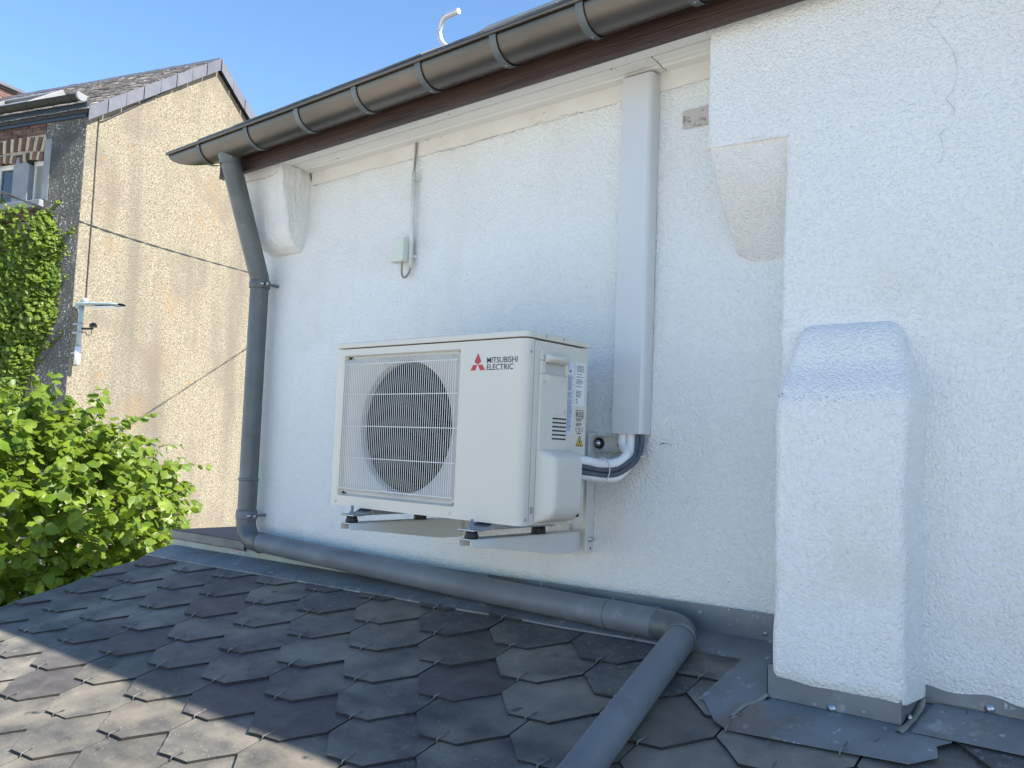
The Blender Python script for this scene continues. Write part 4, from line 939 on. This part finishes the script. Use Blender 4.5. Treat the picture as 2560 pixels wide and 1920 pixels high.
# fascia, gutter
g = MB(); fbox(g, -.015, 9, -.045, -.006, .012, .235); g.build('fascia_board', 'fascia_navy', fh)
g = MB(); ga = [(math.cos(R(q)) * .082, math.sin(R(q)) * .082) for q in range(0, -181, -15)]
gi = [(a * .95, b * .95) for a, b in ga[::-1]]
g.prism([FH(.03, -.13 + a, .305 + b) for a, b in ga + gi], rr * 9); g.build('gutter', 'gutter_dark', fh)
g = MB(); g.prism([FH(-.01, -.13 + a, .305 + b) for a, b in [(q[0] * 1.1, q[1] * 1.1) for q in ga] + [(-.08, .03), (.13, .01)]], rr * .035); g.build('gutter_end', 'lead_light', fh)
for k in range(9):
    g = MB(); u = .16 + k * .47; g.prism([FH(u, -.13 + a * 1.05, .305 + b * 1.05) for a, b in ga + [(x * .93, y * .93) for x, y in gi]], rr * .03); g.build('gutter_bracket', 'gutter_dark', fh)
# roof slopes
RT = (AP) / HWD
g = MB()
for sgn in (1, -1):
    vv = lambda d: d if sgn > 0 else 2 * HWD - d
    g.hexa([FH(-.05, vv(-.06), .10 - .06 * RT), FH(9, vv(-.06), .10 - .06 * RT), FH(9, vv(HWD), .10 + AP), FH(-.05, vv(HWD), .10 + AP), FH(-.05, vv(-.06), .16 - .06 * RT), FH(9, vv(-.06), .16 - .06 * RT), FH(9, vv(HWD), .16 + AP), FH(-.05, vv(HWD), .16 + AP)])
g.build('roof', 'roof_deck', fh)
g = MB(); q = random.Random(9)
for sgn in (1, -1):
    vv = lambda d: d if sgn > 0 else 2 * HWD - d
    for j in range(22):
        d0 = -.08 + j * .124; d1 = d0 + .155
        if d1 > HWD + .03: d1 = HWD + .03
        u = -.085 + (j % 2) * -.0
        first = True
        while u < 8.8:
            l = q.uniform(.20, .24) if not (first and j % 2) else .12; first = False
            e = q.uniform(0, .012); za, zb_ = .178 + d0 * RT + e, .164 + d1 * RT + e
            g.hexa([FH(u, vv(d0), za - .014), FH(u + l - .008, vv(d0), za - .014), FH(u + l - .008, vv(d1), zb_ - .014), FH(u, vv(d1), zb_ - .014), FH(u, vv(d0), za + .004), FH(u + l - .008, vv(d0), za + .004), FH(u + l - .008, vv(d1), zb_), FH(u, vv(d1), zb_)]); u += l
o = g.build('roof_slates', 'far_slates', fh); o['kind'] = 'stuff'
g = MB(); g.prism([FH(-.09, HWD - .12, .10 + AP), FH(-.09, HWD, .21 + AP), FH(-.09, HWD + .12, .10 + AP), FH(-.09, HWD, .185 + AP)], rr * 9); g.build('ridge_capping', 'verge_grey', fh)
# verge slates
nvg = 8
for sgn in (1, -1):
    for k in range(nvg):
        d0 = -.06 + (HWD + .06) * k / nvg; d1 = -.06 + (HWD + .06) * (k + 1) / nvg - .014; vv = (lambda d: d) if sgn > 0 else (lambda d: 2 * HWD - d)
        uo = -.098 - .006 * (k % 2)
        g = MB(); g.prism([FH(uo, vv(d0), -.02 + d0 * RT), FH(uo, vv(d1), -.02 + d1 * RT), FH(uo, vv(d1 + .004), .20 + d1 * RT), FH(uo, vv(d0), .20 + d0 * RT)], rr * .008); g.build('verge_slate', 'verge_grey', fh)
# chimney, skylight
CHU = 5.62
g = MB(); fbox(g, CHU, CHU + 1.0, HWD - .3, HWD + .3, 1.5, 2.26)
ch = g.build('chimney', 'mortar', fh)
for row in range(6):
    for k in range(6):
        u = CHU + k * .17 + (.08 if row % 2 else 0)
        g = MB(); fbox(g, u, min(u + .16, CHU + 1.0), HWD - .312, HWD - .29, 1.66 + row * .10, 1.745 + row * .10); g.build('brick', 'brick_red', ch, bevel=.006)
for row in range(6):
    g = MB(); fbox(g, CHU - .012, CHU + .01, HWD - .30, HWD + .30, 1.66 + row * .10, 1.745 + row * .10); g.build('brick', 'brick_red', ch, bevel=.006)
g = MB(); fbox(g, CHU - .10, CHU + 1.1, HWD - .40, HWD + .40, 2.262, 2.335); g.build('chimney_cap', 'verge_grey', ch, bevel=.01)
def RF_(u, d, h): return FH(u, d - h * .62, .17 + d * RT + h * .78)
def rbox(g, u0, u1, d0, d1, h0, h1): g.hexa([RF_(u0, d0, h0), RF_(u1, d0, h0), RF_(u1, d1, h0), RF_(u0, d1, h0), RF_(u0, d0, h1), RF_(u1, d0, h1), RF_(u1, d1, h1), RF_(u0, d1, h1)]); return g
g = MB(); rbox(g, 2.35, 2.50, .80, 1.46, .02, .12); rbox(g, 2.50, 3.7, .80, .92, .02, .12); rbox(g, 2.50, 3.7, 1.34, 1.46, .02, .12); rbox(g, 3.7, 3.85, .80, 1.46, .02, .12); sk = g.build('skylight', 'lead_light', fh, bevel=.01)
g = MB(); rbox(g, 2.50, 3.7, .92, 1.34, .04, .075); g.build('pane', 'glass_dark', sk)
# service cable down the gable and along the verge
g = MB(); g.tube(smoothpath([FH(-.015, .205, -2.75), FH(-.015, .200, -1.4), FH(-.015, .190, -.06), FH(-.02, .215, .02), FH(-.02, .35, .12), FH(-.02, 1.2, .80), FH(-.02, 2.4, 1.76)], 6), .009, 6); g.build('cable', 'black_cable', fh)

# street lamp on the gable corner
lp = thing('street_lamp', 'grey wall-mounted street lamp on the corner of the pebbledash gable', 'street lamp', tuple(FH(-.15, .03, -3.75)))
g = MB(); g.tube([FH(-.15, .022, -3.72), FH(-.15, .022, -3.45)], .045, 14); g.build('pole_sleeve', 'lamp_lens', lp)
g = MB(); g.tube([FH(-.15, .022, -3.5), FH(-.15, .030, -2.95), FH(-.15, .032, -2.86)], .036, 14); g.build('pole', 'lamp_grey', lp)
for z in (-3.55, -3.25, -3.12):
    g = MB(); g.lathe(FH(-.15, .026, z), (0, 0, 1), [(-.01, .047), (.01, .047)], 14); fbox(g, -.15, -.002, .012, .04, z - .012, z + .012); g.build('pole_clamp', 'galvanised', lp)
g = MB()
def head(a, b):
    u = -.08 - .86 * a; hw = (.055 + .075 * min(1, a * 2.2)) * (1 if a < .9 else 1 - (a - .9) * 4); an = 2 * math.pi * b; hh = .045 - .022 * a
    return FH(u, .035 + hw * math.cos(an), -2.83 - .03 * a + hh * (math.sin(an) if math.sin(an) > 0 else .6 * math.sin(an)))
g.grid(head, 20, 18); g.build('lamp_head', 'lamp_grey', lp)
g = MB(); fbox(g, -.86, -.45, -.06, .13, -2.902, -2.882); g.build('lamp_lens', 'lamp_lens', lp)
g = MB(); g.lathe(FH(-.20, .035, -2.80), (0, 0, 1), [(0, .05), (.055, .045), (.065, .03)], 14); g.build('photocell', 'lamp_grey', lp)
g = MB(); g.lathe(FH(-.09, .03, -2.84), (0, 0, 1), [(-.05, .05), (.02, .055), (.035, .04)], 14); g.build('hinge', 'lamp_grey', lp)
scam = thing('security_camera', 'small black dome camera on an arm from the street lamp pole', 'camera', tuple(FH(-.3, .12, -3.2)))
g = MB(); g.lathe(FH(-.36, .075, -3.165), (0, 0, 1), [(0, .055), (.02, .055), (.045, .046), (.065, .025), (.07, .005)], 14); g.build('dome', 'black_plastic', scam)
g = MB(); g.tube([FH(-.15, .03, -3.19), FH(-.36, .075, -3.185)], .016, 8); g.build('arm', 'black_plastic', scam)
g = MB(); g.tube(smoothpath([FH(-.34, .075, -3.19), FH(-.33, .07, -3.27), FH(-.27, .06, -3.28), FH(-.24, .05, -3.24), FH(-.17, .03, -3.24)], 6), .006, 6); g.build('lead', 'black_plastic', scam)

# overhead cable, two twisted strands
CABLE = [(-3.40, -1.10, 1.74), (-3.93, -.52, 1.79), (-4.86, .51, 1.90), (-5.62, 1.33, 2.01), (-6.66, 2.48, 2.19), (-8.21, 4.18, 2.48), (-10.08, 6.24, 2.84), (-10.97, 7.22, 3.02), (-12.84, 9.25, 3.40)]
base = smoothpath(CABLE, 40)
def strand(ph):
    P = []
    for i, q in enumerate(base):
        t = (base[min(i + 1, len(base) - 1)] - base[max(i - 1, 0)]).normalized(); a = t.cross(Vector((0, 0, 1))).normalized(); b = t.cross(a)
        w_ = i * .30 + ph; sep = .0055; P.append(q + (a * math.cos(w_) + b * math.sin(w_)) * sep)
    return P
oc = thing('overhead_cable', 'black twisted overhead cable sagging across the neighbouring gable', 'cable', tuple(base[0]))
for ph in (0, math.pi):
    g = MB(); g.tube(strand(ph), .0056, 6); g.build('strand', 'black_cable', oc)

# =================================================================== IVY
ivy = thing('ivy', 'green climbing ivy covering the shaded front wall of the old house', 'ivy', tuple(FH(1.2, -.1, fz)))
def ivy_edge(z):            # u of the right-hand boundary at height z
    tab = [(-1.30, .55), (-1.5, .55), (-1.75, .40), (-1.95, .20), (-2.2, .38), (-2.5, .25), (-2.75, .35), (-3.1, .30), (-3.4, .55), (-3.7, .62), (-4.1, .85), (-5.0, .9), (-8.2, 1.0)]
    for (z0, u0), (z1, u1) in zip(tab[:-1], tab[1:]):
        if z1 <= z <= z0: return u0 + (u1 - u0) * (z0 - z) / (z0 - z1)
    return .9
q = random.Random(21); g = MB()
def leafquad(g, c, nrm, upv, L, W):
    nrm = nrm.normalized(); s_ = upv.cross(nrm).normalized(); d = nrm.cross(s_).normalized()   # d: along leaf
    g.add([c, c + d * L * .45 + s_ * W * .5 - nrm * L * .06, c + d * L - nrm * L * .18, c + d * L * .45 - s_ * W * .5 - nrm * L * .06, c + d * L * .5 + nrm * L * .05], [(0, 1, 4), (1, 2, 4), (2, 3, 4), (3, 0, 4)])
N_ = -gd
def ivyleaf(u, z, dep, size):
    nrm = (N_ * q.uniform(.3, 1.0) - rr * q.uniform(-.2, 1.1) + Vector((0, 0, 1)) * q.uniform(.1, 1.0)); dn = Vector((0, 0, -1)) + rr * q.uniform(-.7, .7) + N_ * q.uniform(0, .5)
    c = FH(u, -dep, z)
    for k in range(q.choice((2, 3, 3))):
        leafquad(g, c, nrm + rr * q.uniform(-.3, .3), -(dn + rr * (k - 1) * .8), size * q.uniform(.8, 1.2), size * .55)
for k in range(6000):
    z = q.uniform(-5.2, -1.42); e = ivy_edge(z); u = e + (2.4 - e) * q.random() ** 1.25
    if z > -1.75 and u < 1.5 and .8 < u and q.random() < .75: continue
    edge = min(1, (u - e) / .35); thick = .03 + .16 * edge
    if edge < .5 and q.random() > .45 + edge: continue
    dep = thick * q.random() ** .5 + .05 * max(0, nz(u, z, 1, 2.5)) ; ivyleaf(u, z + .03 * q.uniform(-1, 1), dep, q.uniform(.07, .135))
for (u0, z0, u1, z1, n_) in [(.80, -1.62, .36, -1.18, 26), (.55, -1.95, .02, -1.70, 22), (.45, -2.2, .10, -2.05, 10), (.5, -2.6, .12, -2.42, 14), (.6, -3.0, .2, -2.72, 14), (.75, -3.6, .25, -3.35, 18), (.8, -3.9, .15, -3.25, 20), (1.7, -1.36, .9, -1.30, 30), (1.75, -1.05, 1.5, -1.25, 14)]:
    for k in range(n_):
        t = q.random(); ivyleaf(u0 + (u1 - u0) * t + q.uniform(-.03, .03), z0 + (z1 - z0) * t + q.uniform(-.035, .035), q.uniform(.01, .06) + (.08 if z0 > -1.4 else 0), q.uniform(.04, .075))
o = g.build('foliage', 'ivy_leaf', ivy, recalc=False); o['kind'] = 'stuff'
g = MB()
for k in range(14):
    u = 1.0 + k * .1; z = fz + .02; P = []
    while z < -1.9 - .3 * (k % 3): P.append(FH(u, -.02, z)); z += .35; u += q.uniform(-.09, .07)
    g.tube(P, [.012 * (1 - .7 * i / len(P)) + .002 for i in range(len(P))], 5)
for (u0, z0, u1, z1) in [(.80, -1.62, .36, -1.18), (.55, -1.95, .02, -1.70), (.75, -3.6, .25, -3.35), (.8, -3.9, .15, -3.25), (.6, -3.0, .2, -2.72)]:
    g.tube([FH(u0 + (u1 - u0) * t / 5, -.012, z0 + (z1 - z0) * t / 5 + .02 * math.sin(t * 2)) for t in range(6)], .004, 5)
g.build('stem', 'bark', ivy)

# =================================================================== HAZEL BUSH
bush = thing('hazel_bush', 'large sunlit green leafy bush beyond the edge of the slate roof', 'bush', (-6.0, .55, GZ))
q = random.Random(33)
BC = Vector((-6.00, .70, -.78)); BRAD = Vector((1.55, 1.55, 1.30))
# one leaf, 0.1 m, cupped with a toothed, pointed outline; stem at the origin, along +Y, normal +Z
def leaf_template(var):
    k = random.Random(100 + var)
    half = [(.0, .0), (.20, .02), (.36, .13), (.44, .26), (.47, .40), (.42, .49), (.435, .59), (.34, .68), (.325, .76), (.20, .84), (.13, .91), (.0, 1.06)]
    cup = k.uniform(.18, .42); droop = k.uniform(.12, .34); bend = k.uniform(-.08, .08); curl = k.uniform(-.05, .08)
    def z_(x, y): return -cup * abs(x) * .7 + curl * math.sin(y * 9) * abs(x) - droop * max(0, y - .25) ** 2 + .012 * k.uniform(-1, 1)
    vs = []; fs = []
    for (x, y) in half: vs.append(Vector((bend * y, y, -droop * max(0, y - .25) ** 2)))
    n = len(half)
    for sg in (1, -1):
        o = len(vs)
        for (x, y) in half[1:-1]:
            xx = sg * x * k.uniform(.92, 1.07); yy = y + (.03 if x > .3 else 0) * k.uniform(-1, 1); vs.append(Vector((xx + bend * yy, yy, z_(xx, yy))))
        fs.append((0, 1, o) if sg > 0 else (0, o, 1))
        for i_ in range(1, n - 2):
            q_ = (i_, i_ + 1, o + i_, o + i_ - 1); fs.append(q_ if sg > 0 else q_[::-1])
        fs.append((n - 2, n - 1, o + n - 3) if sg > 0 else (n - 2, o + n - 3, n - 1))
    return [v * .116 for v in vs], fs
TEMPL = [leaf_template(v) for v in range(6)]
leaf_me = []
for vs, fs in TEMPL:
    me = bpy.data.meshes.new('leaf'); me.from_pydata([tuple(v) for v in vs], [], fs); me.materials.append(MATS['bush_leaf'])
    for p_ in me.polygons: p_.use_smooth = True
    leaf_me.append(me)
leaves = []; tw = MB(); limbs = MB()
camP = Vector((2.2716, -2.2604, .2063))
def leaf_at(pos, outd, size):
    nrm = (S * q.uniform(-.1, .9) + Vector((0, 0, 1)) * q.uniform(.1, .8) + outd * q.uniform(-.1, .8) + Vector((q.uniform(-.7, .7), q.uniform(-.7, .7), q.uniform(-.3, .3)))).normalized()
    d = (outd * q.uniform(.3, 1) + Vector((q.uniform(-.8, .8), q.uniform(-.8, .8), q.uniform(-.8, .1)))); d = (d - nrm * d.dot(nrm)).normalized(); x = d.cross(nrm).normalized()
    M = Matrix.Identity(4)
    for i in range(3): M[i][0], M[i][1], M[i][2], M[i][3] = x[i] * size, d[i] * size, nrm[i] * size, pos[i]
    leaves.append(M)
def twig(p0, d0, L, size=1.0, n=7):
    P = [Vector(p0)]; d = Vector(d0).normalized(); seg = L / n
    for i in range(n):
        d = (d + Vector((q.uniform(-.16, .16), q.uniform(-.16, .16), q.uniform(-.12, .10)))).normalized(); P.append(P[-1] + d * seg)
        side = d.cross(Vector((0, 0, 1))).normalized() * (1 if i % 2 else -1)
        tip = 1 - .45 * (i / n) ** 2
        leaf_at(P[-1] + side * .015, (side * .9 + d * .7 + Vector((0, 0, -.15))).normalized(), size * tip * q.uniform(.6, 1.25))
        if q.random() < .5: leaf_at(P[-1] - side * .012, (-side * .9 + d * .6).normalized(), size * tip * q.uniform(.6, 1.0))
    leaf_at(P[-1], d, size * .6)
    tw.tube(P, [.0048 * (1 - .75 * i / n) for i in range(n + 1)], 5)
for k in range(1350):
    z = q.uniform(-1, 1); a = q.uniform(0, 2 * math.pi); s_ = math.sqrt(1 - z * z); dirv = Vector((s_ * math.cos(a), s_ * math.sin(a), z))
    if z < -.9: continue
    toc = (camP - BC).normalized().dot(dirv)
    if toc < -.45 and q.random() < .7: continue
    rr_ = 1.0 + .22 * nz(dirv.x, dirv.y, dirv.z, 1.8) - .30 * q.random() ** 2
    p = BC + Vector((dirv.x * BRAD.x, dirv.y * BRAD.y, dirv.z * BRAD.z)) * (rr_ - .22)
    d = (dirv * .8 + Vector((q.uniform(-.4, .4), q.uniform(-.4, .4), q.uniform(-.1, .55)))).normalized()
    twig(p, d, q.uniform(.28, .48), q.uniform(.85, 1.2))
for (p, d, L) in [((-5.35, 1.50, -.10), (.45, .75, .16), .62), ((-5.30, 1.48, -.42), (.4, .8, .16), .52), ((-5.28, 1.50, -.62), (.5, .8, -.05), .5), ((-5.35, 1.45, -.25), (.5, .7, .05), .45), ((-5.30, 1.52, -.95), (.5, .75, .06), .45),
                  ((-5.55, 1.35, .20), (.3, .7, .45), .42), ((-5.6, 1.2, .26), (.3, .4, .7), .35), ((-5.75, .85, .38), (.1, .3, .8), .34), ((-5.4, 1.4, .02), (.4, .8, .35), .5), ((-5.4, 1.45, -.8), (.5, .8, .0), .5)]:
    twig(p, d, L, .9, 8)
for k in range(900):            # inner foliage
    v = Vector((q.gauss(0, .5), q.gauss(0, .5), q.gauss(0, .5)))
    if v.length > .95: continue
    p = BC + Vector((v.x * BRAD.x, v.y * BRAD.y, v.z * BRAD.z)) * .8; leaf_at(p, Vector((q.uniform(-1, 1), q.uniform(-1, 1), q.uniform(-.3, .5))).normalized(), q.uniform(.9, 1.3))
for k in range(9):
    a = k * .7; p0 = Vector((-6.0 + .25 * math.cos(a), .55 + .25 * math.sin(a), GZ)); p1 = BC + Vector((.55 * math.cos(a), .55 * math.sin(a), -.7)); p2 = BC + Vector((.95 * math.cos(a + .3), .95 * math.sin(a + .3), .15 + .3 * math.sin(k * 2)))
    P = smoothpath([p0, (p0 + p1) / 2 + Vector((q.uniform(-.1, .1), q.uniform(-.1, .1), 0)), p1, p2], 6); limbs.tube(P, [.034 * (1 - .8 * i / len(P)) for i in range(len(P))], 7)
limbs.build('trunk', 'bark', bush); o = tw.build('twigs', 'twig', bush); o['kind'] = 'stuff'
# the 300 leaves that show largest are parts of their own, the rest one mass
def keyf(M):
    p = M.translation; d = p - camP; dep = d.dot(fwd)
    x = d.dot(right) / dep * 2163.8 + 1280; y = 960 - d.dot(up) / dep * 2163.8
    vis = 1 if (-10 < x < 560 and 880 < y < 1540) else 0
    nrm = Vector((M[0][2], M[1][2], M[2][2])); return -vis * (abs(nrm.normalized().dot(d.normalized())) + .15) * nrm.length ** 2 / (dep - 4.2) ** 2
leaves.sort(key=keyf); BL = Vector(bush.location)
for i, M in enumerate(leaves[:300]):
    o = bpy.data.objects.new('leaf', leaf_me[i % 6]); COL.objects.link(o); o.parent = bush
    M2 = M.copy(); M2.translation = M.translation - BL; o.matrix_local = M2
g = MB()
for i, M in enumerate(leaves[300:]):
    vs, fs = TEMPL[i % 6]; g.add([M @ v for v in vs], fs, True)
o = g.build('foliage', 'bush_leaf', bush, recalc=False); o['kind'] = 'stuff'

# =================================================================== SMALL DEBRIS on the slates
q = random.Random(77); g = MB()
def fleck(x, y, s, h=.016):
    a = q.uniform(0, 6.28); c, n_ = math.cos(a), math.sin(a); L, Wd = s, s * q.uniform(.25, .5); z = RZ(x, y) + h
    P = [Vector((x + c * L, y + n_ * L, z)), Vector((x - n_ * Wd, y + c * Wd, z + .001)), Vector((x - c * L, y - n_ * L, z)), Vector((x + n_ * Wd, y - c * Wd, z + .001)), Vector((x, y, z + s * .45))]
    g.add(P, [(0, 1, 4), (1, 2, 4), (2, 3, 4), (3, 0, 4)])
for k in range(170): 
    x = q.uniform(.3, 1.9); y = q.uniform(-.9, -.16)
    fleck(x, y, q.uniform(.0012, .0032))
for k in range(70): fleck(q.gauss(1.50, .028), q.gauss(-.375, .014), q.uniform(.0012, .0028), .0215)
for k in range(40): fleck(q.uniform(1.5, 1.75), q.uniform(-.50, -.43), q.uniform(.001, .0025))
for k in range(40): fleck(q.uniform(1.75, 2.1), q.uniform(-.27, -.18), q.uniform(.001, .0022), .026)
for k in range(60): fleck(q.uniform(-1.5, .4), q.uniform(-1.2, -.2), q.uniform(.001, .0025))
for k in range(46):
    i, j = q.randrange(-8, 12), q.randrange(-1, 9); c = T00 + A2 * i + B2v * j
    if c.x < VX + .1 or c.x > 2.2 or c.y < .2: continue
    for e in range(q.randrange(4, 22)):
        t = q.random(); a_, b_ = (base_poly[0], base_poly[1]) if q.random() < .5 else (base_poly[1], base_poly[2]); pp = a_ + (b_ - a_) * t - Vector((0, q.uniform(.0, .008))); w_ = c + ex * pp.x + ey * pp.y
        fleck(w_.x, -w_.y * CT, q.uniform(.0008, .0028), .004)
o = g.build('seed_debris', 'debris'); o['kind'] = 'stuff'; o['label'] = 'pale seed husks scattered over the slates'; o['category'] = 'debris'
print('slates', cnt, 'leaves', len(leaves))
